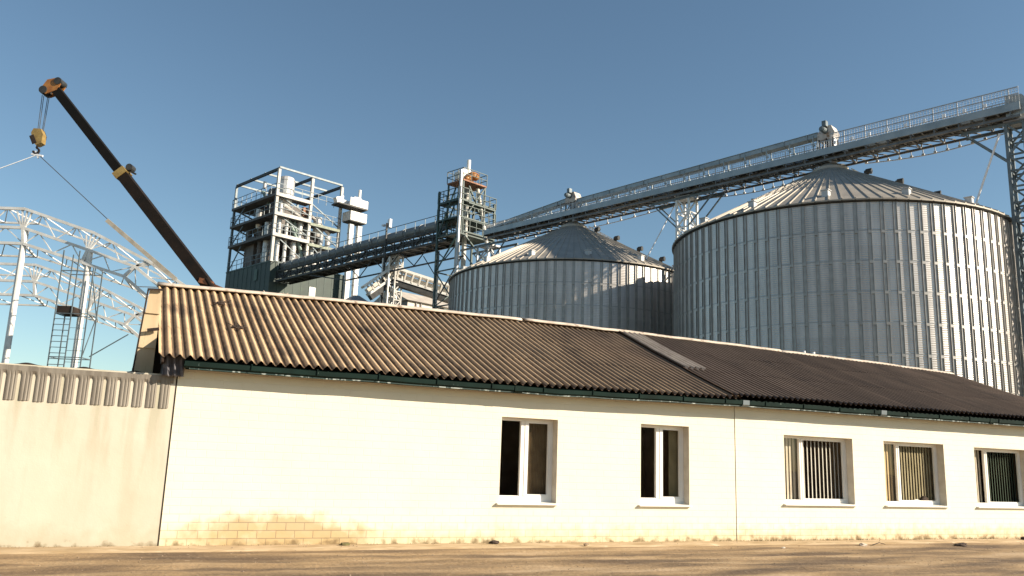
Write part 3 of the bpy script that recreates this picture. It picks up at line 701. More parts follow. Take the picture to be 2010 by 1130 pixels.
while t < T1-1.2:
    if k % 4 != 2: mb.box((t+.08, -.78, 19.64), (t+1.12, .78, 19.655))
    t += 1.2; k += 1
mb.build('walkway', galv_dark, G)
mb = MB()
for y, T0_ in ((-.84, T0), (.84, T0)):
    mb.bar((T0_ if y > 0 else 20.2, y, 20.80), (T1, y, 20.80), .05); mb.bar((T0_, y, 20.45), (T1, y, 20.45), .035)
    t = T0_
    while t <= T1: mb.bar((t, y, 20.0), (t, y, 20.8 if t > 20 or y > 0 else 20.46), .05); t += 1.2
mb.build('handrail', galv_bar, G)
mb = MB(); mb.box((T0, -.3, 19.72), (T1-.8, .3, 20.22)); t = T0
while t < T1-1: mb.box((t, -.34, 19.70), (t+.06, .34, 20.26)); t += 1.2
mb.build('lower_conveyor', casing, G)
for (a, b, za, zb) in ((T0, -.45, 20.35, 21.05), (.5, 19.2, 20.80, 21.17)):
    f = lambda t: za+(zb-za)*(t-a)/(b-a)
    mb = MB(); mb.bar((a, 0, za), (b, 0, zb), .56, .27); mb.bar((a, 0, za+.15), (b, 0, zb+.15), .64, .03)
    t = a
    while t < b: mb.box((t, -.33, f(t)-.17), (t+.06, .33, f(t)+.18)); t += 1.5
    t = a+.4
    while t < b:
        for y in (-.28, .28):
            mb.bar((t, y, 19.9), (t, y, f(t)), .06); mb.box((t-.05, y-.06, (20.0+f(t))/2-.05), (t+.10, y+.06, (20.0+f(t))/2+.05))
        t += 1.5
    mb.build('upper_conveyor', casing, G)
for y in (-.86, .86):
    mb = MB(); t = T0
    for z in (20.12, 20.24, 20.36, 20.48, 20.60, 20.70): mb.bar((T0 if z < 20.45 or y > 0 else 20.2, y, z), (T1, y, z), .014)
    while t < T1: mb.bar((t, y, 20.03), (t, y, 20.76 if t > 20.2 or y > 0 else 20.44), .016); t += .15
    mb.build('railing_mesh', galv_bar, G)
t = 20.4
while t < T1-.8: mb = MB(); mb.box((t, -.93, 20.10), (t+.15, -.87, 20.28)); mb.build('mesh_clip', pale_rope, G); t += .98
def head(t, label):
    H = MB(); H.prism([(t-.55, 20.75), (t+.35, 20.75), (t+.5, 21.1), (t+.3, 21.55), (t-.1, 21.62), (t-.55, 21.2)], 1, -.36, .36)
    h = H.build('drive_head', mat('pale_machine_paint', (.66, .63, .60), (.45, .40, .36), rough=.5, scale=2, spots=(3, (.25, .15, .09), .55, .7)), G, label=label)
    q = MB(); q.tube((t-.05, -.36, 21.25), (t-.05, -.85, 21.25), .17, 12); q.tube((t-.05, -.85, 21.25), (t-.05, -.92, 21.25), .13, 12); q.box((t-.1, -.7, 21.45), (t+.15, -.4, 21.78)); q.build('motor', bluegrey, h)
    q = MB()
    for x in (-.45, .0, .35):
        for y in (-.34, .34): q.bar((t+x, y, 19.9), (t+x, y, 20.8), .07)
    q.bar((t-.45, -.34, 20), (t, -.34, 20.75), .05); q.build('head_frame', rot_dark, h)
    q = MB(); q.lathe([(.22, 18.9), (.24, 19.3), (.30, 19.9), (.3, 20.8)], (t+.15, 0, 0), 10); q.build('spout', galv_bar, h)
head(-.05, None); head(19.75, None)
q = MB(); q.prism([(T1-.7, 19.4), (T1+.1, 19.45), (T1+.3, 19.8), (T1+.28, 20.2), (T1+.05, 20.5), (T1-.7, 20.55)], 1, -.6, .6); q.build('end_housing', casing, G)
# cable sagging under the gallery
for (a, b) in ((-6, 8.6), (11, 19), (21.5, 29)):
    mb = MB(); n_ = 12
    for i in range(n_):
        f = lambda x: 19.25-.28*math.sin(PI*(x-a)/(b-a))-.06
        x0 = a+(b-a)*i/n_; x1 = a+(b-a)*(i+1)/n_; mb.bar((x0, .9, f(x0)), (x1, .9, f(x1)), .045); mb.bar((x0, .9, f(x0)), (x0, .85, 19.3), .04)
        mb.box((x0-.07, .83, f(x0)-.02), (x0+.07, .95, f(x0)+.10))
    mb.build('cable_tray', galv_bar, G)

# left gallery with the round tube conveyor
GL = thing('conveyor_gallery', 'dark tubular conveyor gallery running from the lattice tower to the green building', 'conveyor', PP(0), PROT, 'conveyor galleries')
t0, t1 = -42.0, -13.6
mb = MB(); mb.tube((t0, 0, 21.75), (t1, 0, 21.75), .50, 16); t = t0
while t < t1: mb.tube((t, 0, 21.75), (t+.08, 0, 21.75), .55, 16); t += 2.4
mb.build('tube_casing', mat('grey_tube', (.22, .24, .25), (.14, .155, .165), rough=.55, metal=.2, scale=.8), GL)
mb = MB()
for y in (-.85, .85):
    mb.bar((t0, y, 21.05), (t1, y, 21.05), .12, .16); mb.bar((t0, y, 19.95), (t1, y, 19.95), .14, .2); mb.bar((t0, y, 20.5), (t1, y, 20.5), .06)
    t = t0; k = 0
    while t < t1-.5:
        mb.bar((t, y, 20), (t, y, 21.05), .08); mb.bar((t, y, 20 if k % 2 else 21), (t+1.4, y, 21 if k % 2 else 20), .08); t += 1.4; k += 1
t = t0
while t < t1: mb.bar((t, -.85, 21.1), (t, .85, 21.1), .08); mb.bar((t, -.85, 19.95), (t, .85, 19.95), .1); mb.bar((t, -.85, 19.95), (t+1.4, .85, 19.95), .06); t += 1.4
mb.build('truss', galv_dark, GL)
mb = MB(); mb.box((t0, -.8, 20.06), (t1, .8, 20.10)); mb.box((t0, -.80, 20.2), (t1, -.77, 20.75)); mb.build('deck', galv_dark, GL)
mb = MB()
for y in (-.75, .75):
    mb.bar((t0, y, 22.45), (t1, y, 22.45), .05)
    t = t0
    while t < t1: mb.bar((t, y, 21.0), (t, y, 22.45), .045); t += 1.4
mb.build('handrail', bluegrey, GL)
mb = MB(); zc_ = 18.35
mb.bar((-28.6, -.7, zc_), (-11.5, -.7, zc_-.1), .12); t = -28.6; k = 0
while t < -12: mb.bar((t, -.7, zc_ if k % 2 else 19.9), (t+2.1, -.7, 19.9 if k % 2 else zc_), .07); t += 2.1; k += 1
mb.bar((-36, -.7, 19.9), (-28.6, -.7, zc_), .1)
mb.build('stiffening_truss', galv_dark, GL)

# supports -----------------------------------------------------------
def support(t, s, z1, wd, label, knees, M_=white_steel, leg=.13):
    S = thing('support_tower', label, 'steel tower', PP(t, s), PROT, 'lattice towers carrying the conveyor')
    m_ = MB(); lattice(m_, (0, 0, 0), (0, 0, z1), wd, leg, .085, wd*1.05); m_.build('lattice', M_, S)
    m_ = MB(); h = wd/2+.08; m_.box((-h, -h, z1-.02), (h, h, z1+.12))
    m_.build('cap_plate', galv_bar, S)
    if knees:
        m_ = MB()
        for y in (-h+.05, h-.05):
            m_.bar((h-.1, y, z1-2.0), (h+1.9, y, z1+.0), .08); m_.bar((-h+.1, y, z1-2.0), (-h-1.9, y, z1+.0), .08)
            m_.bar((-h-2.0, y, z1-.02), (h+2.0, y, z1-.02), .10, .16)
        m_.build('knee_brace', bluegrey, S)
support(9.9, 0, 19.1, .95, 'white lattice tower carrying the conveyor in the gap between the two silos', True)
support(-9.75, .5, 19.0, 1.3, 'pale lattice tower under the conveyor just left of the farther silo', True, galv_bar, .13)
support(-21.6, 0, 19.8, .8, 'slim lattice tower under the middle of the dark tubular conveyor', False, frame_steel, .12)
support(29.45, 0, 19.15, .8, 'tall grey lattice tower at the right end of the conveyor beside the nearest silo', True, bluegrey, .15)
# thin mast through the left gallery with white lamp on top
S = thing('lamp_mast', 'slim dark mast with a white box on top rising behind the tubular conveyor', 'mast', PP(-22.0, -1.1), PROT)
m_ = MB(); m_.bar((0, 0, 0), (0, 0, 22.9), .13); m_.build('pole', galv_dark, S); m_ = MB(); m_.box((-.05, .1, 22.5), (.28, .35, 23.3)); m_.box((-.7, -.1, 22.7), (-.3, .2, 22.85)); m_.build('lamp', pale_rope, S)

def pipe(name, label, cat, p, q, r_, M_):
    p, q = Vector(p), Vector(q); m_ = MB(); m_.tube((0, 0, 0), q-p, r_, 8); d = (q-p).normalized()
    root = m_.build(name, M_); tag(root, label, cat, p, 0, 'white pipes from the conveyor down to silo eaves')
    b = MB(); b.box((-.14, -.14, -.75), (.14, .14, .12)); b.build('bracket', pvc, root)
    return root

# ------------------------------------------------------------------ elevator tower
tc_ = (-11.15, -1.7)     # near corner (t,s)
ET = thing('elevator_tower', 'green lattice elevator tower with railed platforms and an orange machine on top', 'tower', PP(*tc_), PROT)
wx, wy = 2.7, 4.0        # to -t, to +s
m_ = MB(); ztop = 24.0
for (x, y, z1) in ((-wx, 0, 24.1), (-wx, wy, 24.0), (0, wy, 23.4)): m_.bar((x, y, 0), (x, y, z1), .16)
for z in range(2, 24, 3):
    for (p, q) in (((0,0),(-wx,0)), ((-wx,0),(-wx,wy)), ((-wx,wy),(0,wy)), ((0,wy),(0,0))):
        m_.bar((*p, z), (*q, z), .1)
        if z < 17: m_.bar((*p, z), (*q, z+3), .08)
m_.build('frame', green_steel, ET)
m_ = MB(); m_.bar((0, 0, 0), (0, 0, 25.5), .17, .2); m_.build('corner_post', galv_bar, ET)
def deck(x0, x1, y0, y1, z, M_, rail=True, name='platform'):
    m_ = MB(); m_.box((x0, y0, z-.12), (x1, y1, z)); o_ = m_.build(name, M_, ET)
    if rail:
        r_ = MB()
        cs = [(x0,y0),(x1,y0),(x1,y1),(x0,y1)]
        for a, b in zip(cs, cs[1:]+cs[:1]):
            for h in (.5, 1.0): r_.bar((*a, z+h), (*b, z+h), .05)
            L_ = math.dist(a, b); n_ = max(1, round(L_/.8))
            for i in range(n_): f = i/n_; r_.bar((a[0]+(b[0]-a[0])*f, a[1]+(b[1]-a[1])*f, z), (a[0]+(b[0]-a[0])*f, a[1]+(b[1]-a[1])*f, z+1.0), .05)
        r_.build('railing', green_steel if M_ != orange else bluegrey, o_)
rust_deck = mat('rusty_deck', (.33, .15, .08), (.2, .09, .05), rough=.7, scale=3)
deck(-2.0, .1, .2, 2.9, 24.75, rust_deck)
deck(-wx-.1, .1, -.05, .9, 23.0, green_steel); deck(-1.4, .1, .95, wy+.1, 22.9, green_steel)
deck(-wx-.1, .1, -.05, wy+.1, 21.5, green_steel)
deck(-wx-.1, .1, .4, wy+.1, 20.3, green_steel)
m_ = MB()
for (x, y) in ((-1.9, .3), (0, .3), (0, 2.8), (-1.9, 2.8)): m_.bar((x, y, 20), (x, y, 24.7), .12)
m_.bar((-1.9, .3, 21), (0, .3, 24.6), .09); m_.bar((0, .3, 21), (0, 2.8, 24.6), .1); m_.bar((-wx, 0, 20), (-.6, 0, 24), .1); m_.bar((-wx, 0, 17), (0, 0, 20), .1)
m_.bar((-.3, 3.9, 20), (-.3, 1.2, 24.5), .12); m_.bar((0, 4, 17.5), (0, 0, 20.5), .1)
m_.build('inner_frame', green_steel, ET)
m_ = MB()
for (x, y) in ((-1.2, 1.0), (-1.2, 1.75)): m_.box((x-.16, y-.13, 0), (x+.16, y+.13, 25.2))
m_.build('elevator_leg', mat('pale_leg_paint', (.62, .60, .55), (.45, .43, .38), rough=.5, scale=2), ET)
m_ = MB(); m_.prism([(.6, 25.1), (2.2, 25.1), (2.3, 25.6), (1.9, 26.05), (1.0, 26.1), (.55, 25.7)], 0, -1.5, -.85); m_.build('elevator_head', pvc, ET)
m_ = MB(); blob(m_, (-.55, 1.9, 25.55), .5, (.9, 1.3, .75), 2, 12, .15); m_.tube((-.3, 1.3, 25.2), (-.2, .6, 24.9), .2, 10); m_.build('orange_drive', orange, ET, smooth=True)
m_ = MB(); m_.tube((-.9, 1.6, 25.5), (-.9, 1.6, 27.0), .17, 10); m_.build('vent_stack', pvc, ET)
for (p, q) in (((-.4, 2.3, 24.5), (.1, 3.2, 19.6)), ((-.5, 1.2, 23.8), (-.1, .9, 19.8))):
    m_ = MB(); m_.tube(p, q, .16, 10); m_.build('spout', mat('pale_leg_paint', (1, 1, 1)), ET)

# ------------------------------------------------------------------ dryer building (far left-centre)
DC = (-42.3, -1.5)
DB = thing('dryer_building', 'tall grain dryer with dark green clad base and open grey steel frame on top', 'building', PP(*DC), PROT)
m_ = MB(); m_.box((-10.3, 0, 0), (0, 9.9, 22.1)); body = m_.build('clad_base', green_clad, DB)
m_ = MB()
for i in range(1, 10): m_.box((-i*1.03-.02, -.03, 0), (-i*1.03+.02, 0, 22.1))
for i in range(1, 10): m_.box((0, i*.99-.02, 0), (.03, i*.99+.02, 22.1))
m_.box((-10.35, -.05, 22.1), (.05, 9.95, 22.25)); m_.build('cladding_joint', green_steel, body)
m_ = MB(); m_.box((0.03, 5.0, 18.9), (.08, 5.8, 20.1)); m_.build('window', pvc, body); m_ = MB(); m_.box((-3.4, -.08, 20.3), (-2.7, -.03, 21.6)); m_.build('window', mat('dull_green_pane', (.10, .16, .14)), body)
cols = [(0, 0), (-9.9, 0), (0, 4.3), (0, 8.3), (-9.9, 4.3), (-9.9, 8.3)]
for i, (x, y) in enumerate(cols):
    m_ = MB(); m_.bar((x, y, 22.1), (x, y, 32.7), .30 if i in (0, 2, 3) else .24); m_.build('column', frame_steel if i in (0, 2, 3) else bluegrey, DB)
for y, M_ in ((0, galv_dark), (4.3, galv_dark), (8.3, galv_dark)):
    m_ = MB(); m_.bar((0, y, 32.75), (-9.9, y, 32.75), .22, .3); m_.build('roof_beam', M_, DB)
for x in (0, -3.3, -6.6, -9.9):
    m_ = MB(); m_.bar((x, 0, 32.95), (x, 8.3, 32.95), .16, .2); m_.build('roof_beam', bluegrey, DB)
for z, dx in ((25.3, 10.1), (27.7, 10.1), (29.9, 10.1)):
    # decks hug the faces, leaving the machinery core open
    m_ = MB(); m_.box((-dx, -.25, z-.28), (.08, 1.3, z)); m_.box((-1.2, 1.3, z-.28), (.08, 4.3, z)); m_.box((-dx, 1.3, z-.22), (-7.4, 8.2, z-.02))
    if z < 29: m_.box((-1.2, 4.3, z-.5), (.08, 8.3, z-.25))
    eb = MB(); eb.box((.09, -.25, z-.34), (.3, 4.3, z+.04)); eb.build('edge_beam', frame_steel, DB)
    if z < 29: eb = MB(); eb.box((.09, 4.31, z-.55), (.26, 8.3, z-.24)); eb.build('edge_beam', mat('sage_beam', (.30, .33, .26), (.2, .23, .18)), DB)
    pl = m_.build('platform', mat('shade_grey_deck', (.12, .115, .11), (.07, .068, .065), rough=.7, scale=1.5), DB)  # deck colour darkened to paint in shade on left faces and undersides
    m_ = MB()
    for (p, q) in (((-dx, -.2), (.1, -.2)), ((.2, -.2), (.2, 8.3)), ((-dx, -.2), (-dx, 8.2))):
        for h in (.55, 1.1): m_.bar((*p, z+h), (*q, z+h), .05)
        L_ = math.dist(p, q); n_ = round(L_/1.1)
        for i in range(n_+1): f = i/n_; m_.bar((p[0]+(q[0]-p[0])*f, p[1]+(q[1]-p[1])*f, z), (p[0]+(q[0]-p[0])*f, p[1]+(q[1]-p[1])*f, z+1.1), .05)
    m_.build('railing', bluegrey, pl)
m_ = MB()
for p, q in (((-dx, -.1), (0, -.1)),):
    for h in (.55, 1.1): m_.bar((*p, 22.2+h), (*q, 22.2+h), .05)
    for i in range(10): m_.bar((-i*1.1, -.1, 22.2), (-i*1.1, -.1, 23.3), .05)
m_.build('railing', bluegrey, body)
m_ = MB()
for z0, z1 in ((22.2, 25.2), (25.3, 27.6), (27.7, 29.8)):
    m_.bar((-9.9, 0, z0), (-7.0, 0, z1), .1); m_.bar((0, 4.3, z1), (0, 8.3, z0), .12); m_.bar((-.1, 0.2, z1), (-.1, 4.2, z0+.6), .1); m_.bar((-9.9, 0, z1), (-9.9, 8.3, z0), .14); m_.bar((-9.9, 8.3, z1), (-9.9, 0, z0), .14)
m_.build('diagonal_brace', bluegrey, DB)
silver = mat('silver_machine', (.70, .69, .67), (.52, .50, .48), rough=.35, metal=.4, scale=2)
dusty = mat('shade_dark_machine', (.14, .12, .105), (.07, .06, .055), rough=.6, scale=1.2)  # dark machine tone, paints in the shade of the left bay
m_ = MB(); m_.box((-5.6, 1.8, 22.2), (-3.7, 6.5, 30.1)); m_.box((-7.5, 1.5, 26.5), (-5.9, 4, 31.0)); m_.box((-3.6, 3.2, 22.2), (-1.4, 7.0, 27.0)); m_.box((-7.2, .6, 22.2), (-5.4, 1.6, 26.0)); m_.box((-8.4, 2.2, 22.2), (-7.2, 5, 29.5)); m_.build('dryer_core', dusty, DB)
def cyl(x, y, z0, z1, r_, name='cylinder_duct', M_=silver, cone=0):
    m_ = MB(); pr_ = [(r_*.6, z0-cone), (r_, z0), (r_, z1)] if cone else [(r_, z0), (r_, z1)]
    if r_ > .6: pr_ += [(r_*.92, z1+r_*.25), (r_*.6, z1+r_*.42)]
    m_.lathe(pr_, (x, y, 0), 16); 
    zz = z0+.8
    while zz < z1: m_.lathe([(r_+.0, zz), (r_+.05, zz+.02), (r_+.05, zz+.1), (r_, zz+.12)], (x, y, 0), 16, False); zz += 1.1
    return m_.build(name, M_, DB, smooth=False)
cyl(-1.1, 1.6, 29.95, 32.0, .95, 'cyclone', cone=1.3)
cyl(-3.0, .9, 22.3, 27.2, .42); cyl(-2.0, .8, 22.3, 29, .22, M_=dusty); cyl(-3.9, .6, 22.3, 26.2, .30, M_=dusty); cyl(-.75, 1.0, 22.2, 29.9, .24); cyl(-.7, 1.9, 22.2, 27.6, .2)
cyl(-5.5, 1.0, 27.9, 29.2, .45, 'cyclone', cone=1.0); cyl(-6.6, 2.2, 22.3, 29, .5, M_=dusty); cyl(-7.6, 1.0, 22.3, 27, .35, M_=dusty); cyl(-3.6, 1.7, 30, 31.2, .8, 'fan_housing', dusty); cyl(-4.6, .8, 31.6, 32.4, .2)
cyl(-.8, 3.0, 22.2, 25.0, .34); cyl(-.8, 7.4, 22.2, 26.6, .3); cyl(-.7, 3.6, 25.4, 27.4, .3); cyl(-1.0, 6.0, 27.0, 28.6, .5, 'cyclone', cone=.7); cyl(-.9, 5.4, 22.2, 25.4, .3); cyl(-.9, 6.5, 22.2, 27.2, .25, M_=galv_bar); cyl(-1.5, 5.0, 24, 26.8, .35, M_=galv_bar); cyl(-5, 3.2, 22.3, 31.4, .28, M_=dusty)
for (p, q, r_) in (((-.8, 2.2, 27.4), (-.5, 3.8, 24.2), .2), ((-.9, 2.9, 27.4), (-.6, 4.1, 23.4), .18), ((-.6, 1.2, 28.9), (-.8, 4.0, 28.0), .28), ((-3, .8, 29.3), (-4.8, .8, 31.2), .2), ((-1.0, 4.8, 28.8), (-.8, 7.6, 26.9), .22), ((-.6, 5.0, 23.2), (-.6, 6.6, 22.4), .3), ((-4.5, 1.2, 24), (-3.2, .7, 26.4), .18)):
    m_ = MB(); m_.tube(p, q, r_, 10); m_.build('chute', mat('dull_green_pipe', (.22, .30, .27), (.14, .2, .18), rough=.5, scale=2) if r_ <= .2 else silver, DB)
m_ = MB(); m_.box((-1.0, 3.6, 28.2), (-.3, 4.2, 29.2)); m_.build('control_cabinet', rust_deck, DB)
# twin leg bucket elevator beside it
EL = thing('bucket_elevator', 'white twin leg bucket elevator with boxy railed heads right of the green building', 'elevator', PP(-41.2, 7.7), PROT)
for y in (0, 1.15):
    m_ = MB(); m_.box((-.22, y-.28, 0), (.22, y+.28, 28.2)); m_.build('leg', white_steel, EL)
    z = 1
    while z < 28: m_ = MB(); m_.box((-.26, y-.32, z), (.26, y+.32, z+.08)); m_.build('flange', galv_bar, EL); z += 2
m_ = MB(); m_.box((-.9, -.6, 28.4), (.7, 1.6, 28.55)); pl = m_.build('platform', galv_dark, EL)
m_ = MB(); m_.box((-.95, -.65, 28.5), (-.9, 1.65, 29.6)); m_.box((.7, -.65, 28.5), (.75, 1.65, 29.6)); m_.box((-.95, 1.6, 28.5), (.75, 1.65, 29.6)); m_.box((-.95, -.65, 28.5), (.75, -.6, 29.6)); m_.build('side_panel', white_steel, pl)
m_ = MB(); m_.box((-.9, -2.3, 30.1), (.7, 1.7, 30.25)); pl = m_.build('platform', galv_dark, EL)
m_ = MB(); m_.box((-.9, -.8, 30.25), (-.85, 1.7, 31.2)); m_.box((.7, -.8, 30.25), (.75, 1.7, 31.2)); m_.box((-.9, 1.65, 30.25), (.75, 1.7, 31.2)); m_.build('side_panel', white_steel, pl)
m_ = MB(); m_.prism([(-.5, 30.2), (1.4, 30.2), (1.2, 31.3), (.8, 31.6), (0, 31.5)], 0, -.4, .3); m_.tube((0, .9, 31.5), (0, .9, 32.6), .18, 8); m_.prism([(-2.2, 30.3), (-1.4, 30.3), (-1.4, 31.3), (-2.4, 30.9)], 0, -.5, .2); m_.build('head', pvc, EL)

# ------------------------------------------------------------------ pale hopper building and small conveyors in the middle distance
HC = PP(-16.5, 3.3); 
Y80 = lambda px, z, Y=80: Vector(((px-1005)/1650*Y*1.03, Y, z))
HB = thing('hopper_building', 'pale clad hopper building with grey shaded side and low pitched roof beyond the slate roof', 'building', Vector((-9.9, 79.0, 0)), PROT)
m_ = MB(); m_.box((-5.6, 0, 0), (0, 6.6, 16.35)); m_.build('wall', tan_clad, HB)
m_ = MB(); m_.box((-5.62, -.04, 12), (-.0, 0, 16.3)); m_.build('shade_sheet', grey_clad, HB)  # grey sheet laid over this face to paint in its shade
m_ = MB(); m_.prism([(-5.9, 16.3), (.3, 16.3), (-2.8, 17.7)], 1, -.3, 6.9); m_.build('roof', mat('pale_roof', (.5, .46, .4), (.38, .34, .3), rough=.7, scale=1), HB)
for y in (.9, 1.5, 3.4, 4.0): m_ = MB(); m_.box((0, y, 0), (.12, y+.14, 16.3)); m_.build('downpipe', grey_clad, HB)
m_ = MB(); m_.box((.0, 4.6, 12), (.5, 6.4, 15.6)); m_.build('annex', pvc, HB)
def small_gallery(p, q, wd, ht, label):
    p, q = Vector(p), Vector(q); d = (q-p); L_ = d.length; ang = math.atan2(d.y, d.x); el = math.atan2(d.z, math.hypot(d.x, d.y))
    G_ = thing('inclined_conveyor', label, 'conveyor', p, ang, 'small white inclined conveyors')
    T_ = lambda x, y, z: (x*math.cos(el)-z*math.sin(el), y, x*math.sin(el)+z*math.cos(el))
    def bx(m_, a, b):
        k = len(m_.v); tmp = MB(); tmp.box(a, b); m_.v += [Vector(T_(*v)) for v in tmp.v]; m_.f += [tuple(k+i for i in f) for f in tmp.f]
    m_ = MB(); bx(m_, (0, -wd/2, -.1), (L_, wd/2, .12)); m_.build('deck', white_steel, G_)
    m_ = MB(); bx(m_, (0, -wd/2+.1, -.6), (L_, wd/2-.1, -.1)); m_.build('underside', galv_dark, G_)
    m_ = MB(); bx(m_, (0, -wd/2, ht), (L_, wd/2, ht+.22)); m_.build('roof', pvc, G_)
    m_ = MB(); x = 0
    while x < L_:
        for y in (-wd/2, wd/2): bx(m_, (x, y-.04, 0), (x+.14, y+.04, ht))
        x += .7
    bx(m_, (0, -.05, .1), (L_, .05, ht*.75)); m_.build('side_frame', tan_clad, G_)
def PX(px, py, Y):   # a point seen at photo pixel (px,py), at world distance Y
    v = F*1650 + RR*(px-1005) + UU*(565-py); return EYE + v*(Y/v.y)
small_gallery(PX(776, 548, 76), PX(895, 586, 77.5), 1.0, .85, 'white inclined conveyor descending right toward the farther silo')
small_gallery(PX(768, 546, 76), PX(722, 578, 75), .9, .7, 'short white inclined conveyor descending left above the hopper building')
m_ = MB(); P = PX(765, 540, 76)
TW = thing('transfer_tower', 'white transfer tower where the two small inclined conveyors meet', 'steel tower', (P.x, P.y, 0), PROT)
m_ = MB(); lattice(m_, (0, 0, 0), (0, 0, P.z+1.6), 1.0, .12, .08, 1.2); m_.build('lattice', white_steel, TW)
m_ = MB(); m_.box((-.45, -.45, P.z-.4), (.35, .3, P.z+.8)); m_.build('machine', tan_clad, TW)
P = PX(855, 600, 72)
MP = thing('steel_mast', 'slim dark steel mast standing in front of the pale hopper building', 'mast', (P.x, P.y, 0), 0)
m_ = MB(); m_.bar((0, 0, 0), (0, 0, 19.5), .2); m_.build('pole', bluegrey, MP)
m_ = MB(); m_.bar((0, 0, 15), (2.4, -.5, 19.6), .1); m_.bar((0, 0, 17), (-1.3, 0, 19), .08); m_.build('stay', galv_dark, MP)
P = PX(735, 606, 70); mb = MB(); mb.lathe([(1.7, 0), (1.7, 14.2), (1.75, 14.3), (.3, 15.2)], n=24)
o = mb.build('small_silo', grey_clad); tag(o, 'small dark grey silo top just showing above the roof ridge', 'silo', (P.x-1.6, P.y, -.35), 0)
P = PX(1256/3.14+260, 588, 66); mb = MB(); mb.lathe([(1.5, 0), (1.5, 11.5), (1.55, 11.6), (.25, 12.35)], n=24)
o = mb.build('small_silo', galv_dark); tag(o, 'small black domed silo top beside the green building base', 'silo', (P.x, P.y, P.z-12.5), 0)

# ------------------------------------------------------------------ hall frame of arched white trusses (far left)
def poly_at(pts, x):
    return interp(x, pts)
# outer chord through known knots (x, z) in the plane of the arch, hall ridge to the left, feet on the ground
ARCH_O = [(-27.15, 14.37), (-23.15, 13.14), (-20.0, 11.66), (-16.6, 9.6), (-14.2, 6.6), (-13.2, 3.4), (-13.0, 0)]
ARCH_M = [(-27.1, 13.29), (-23.36, 12.17), (-20.67, 11.32), (-17.6, 9.1), (-15.3, 6.2), (-14.4, 3.2), (-14.2, 0)]
ARCH_I = [(-26.95, 12.39), (-23.6, 11.45), (-21.2, 10.75), (-18.4, 8.6), (-16.2, 5.9), (-15.4, 3.0), (-15.2, 0)]
CXA = -31.5
def arch(Y, dx, dz, kx, label):
    A = thing('truss_arch', label, 'roof truss', (CXA+dx, Y, 0), 0, 'white steel roof arches of an unfinished hall')
    def mir(c): 
        r_ = [((x-CXA)*kx, z*1.0+(dz if z > 0 else 0)) for x, z in c]; return [(-x, z) for x, z in r_[::-1]] + r_
    O, M_, I = mir(ARCH_O), mir(ARCH_M), mir(ARCH_I)
    ys = (0., .15, .9)
    for nm, c, y, wd in (('outer_chord', O, 0, .15), ('middle_chord', M_, .0, .15), ('inner_chord', I, .0, .15), ('rear_chord', [(x, z-.42) for x, z in O], 1.5, .10), ('rear_chord', [(x, z-.38) for x, z in I], 1.5, .10)):
        m_ = MB()
        for (a, b) in zip(c, c[1:]): m_.bar((a[0], y, a[1]), (b[0], y, b[1]), wd)
        m_.build(nm, white_steel, A)
    m_ = MB()
    def P_(c, s): # arclength-like parameter: segment index + fraction
        i = min(int(s), len(c)-2); f = s-i; return (c[i][0]+(c[i+1][0]-c[i][0])*f, c[i][1]+(c[i+1][1]-c[i][1])*f)
    n_ = len(O)-1; steps = []
    for i in range(n_):
        L_ = math.dist(O[i], O[i+1]); k = max(1, round(L_/1.0))
        steps += [i+j/k for j in range(k)]
    steps.append(n_)
    for k, (s0, s1) in enumerate(zip(steps, steps[1:])):
        for (ca, ya, cb, yb) in ((O, 0, M_, 0), (M_, 0, I, 0), (O, 0, [(x, z-.42) for x, z in O], 1.5), (I, 0, [(x, z-.38) for x, z in I], 1.5)):
            a, b = (ca, cb) if k % 2 else (cb, ca); y0, y1 = (ya, yb) if k % 2 else (yb, ya)
            p, q = P_(a, s0), P_(b, s1); m_.bar((p[0], y0, p[1]), (q[0], y1, q[1]), .048)
    m_.build('web', white_steel, A)
    for i in range(1, n_):
        if O[i][1] < 2: continue
        m_ = MB()
        o_, a_, b_ = O[i], M_[i], I[i]
        for ddx in (-.42, -.14, .14, .42): m_.bar((o_[0]+ddx, 0, o_[1]-abs(ddx)*.3-.02), (a_[0]+ddx*.2, 0, a_[1]), .08)
        m_.bar((a_[0], 0, a_[1]), (b_[0], 0, b_[1]), .16); m_.bar((b_[0], 0, b_[1]), (b_[0]-.1, 1.5, b_[1]-.38), .09)
        m_.build('knot', white_steel, A)
    return A
arch(45, 0, 0, 1.0, 'nearer white arched steel truss of the unfinished hall, behind the crane')
arch(52.5, -3.4, -1.55, 1.03, 'farther lower looking white arched steel truss of the unfinished hall')
for (x, Y, lab) in ((-27.0, 45.1, 'white column under the left knee of the nearer arched truss'), (-23.3, 45.1, 'white column beside the scaffold under the nearer arched truss')):
    m_ = MB(); m_.tube((0, 0, 0), (0, 0, 13.2 if x < -25 else 12.1), .17, 12); m_.box((-.3, -.3, 0), (.3, .3, .04)); tag(m_.build('steel_column', white_steel), lab, 'column', (x, Y, 0), 0, 'round columns propping the arched trusses')
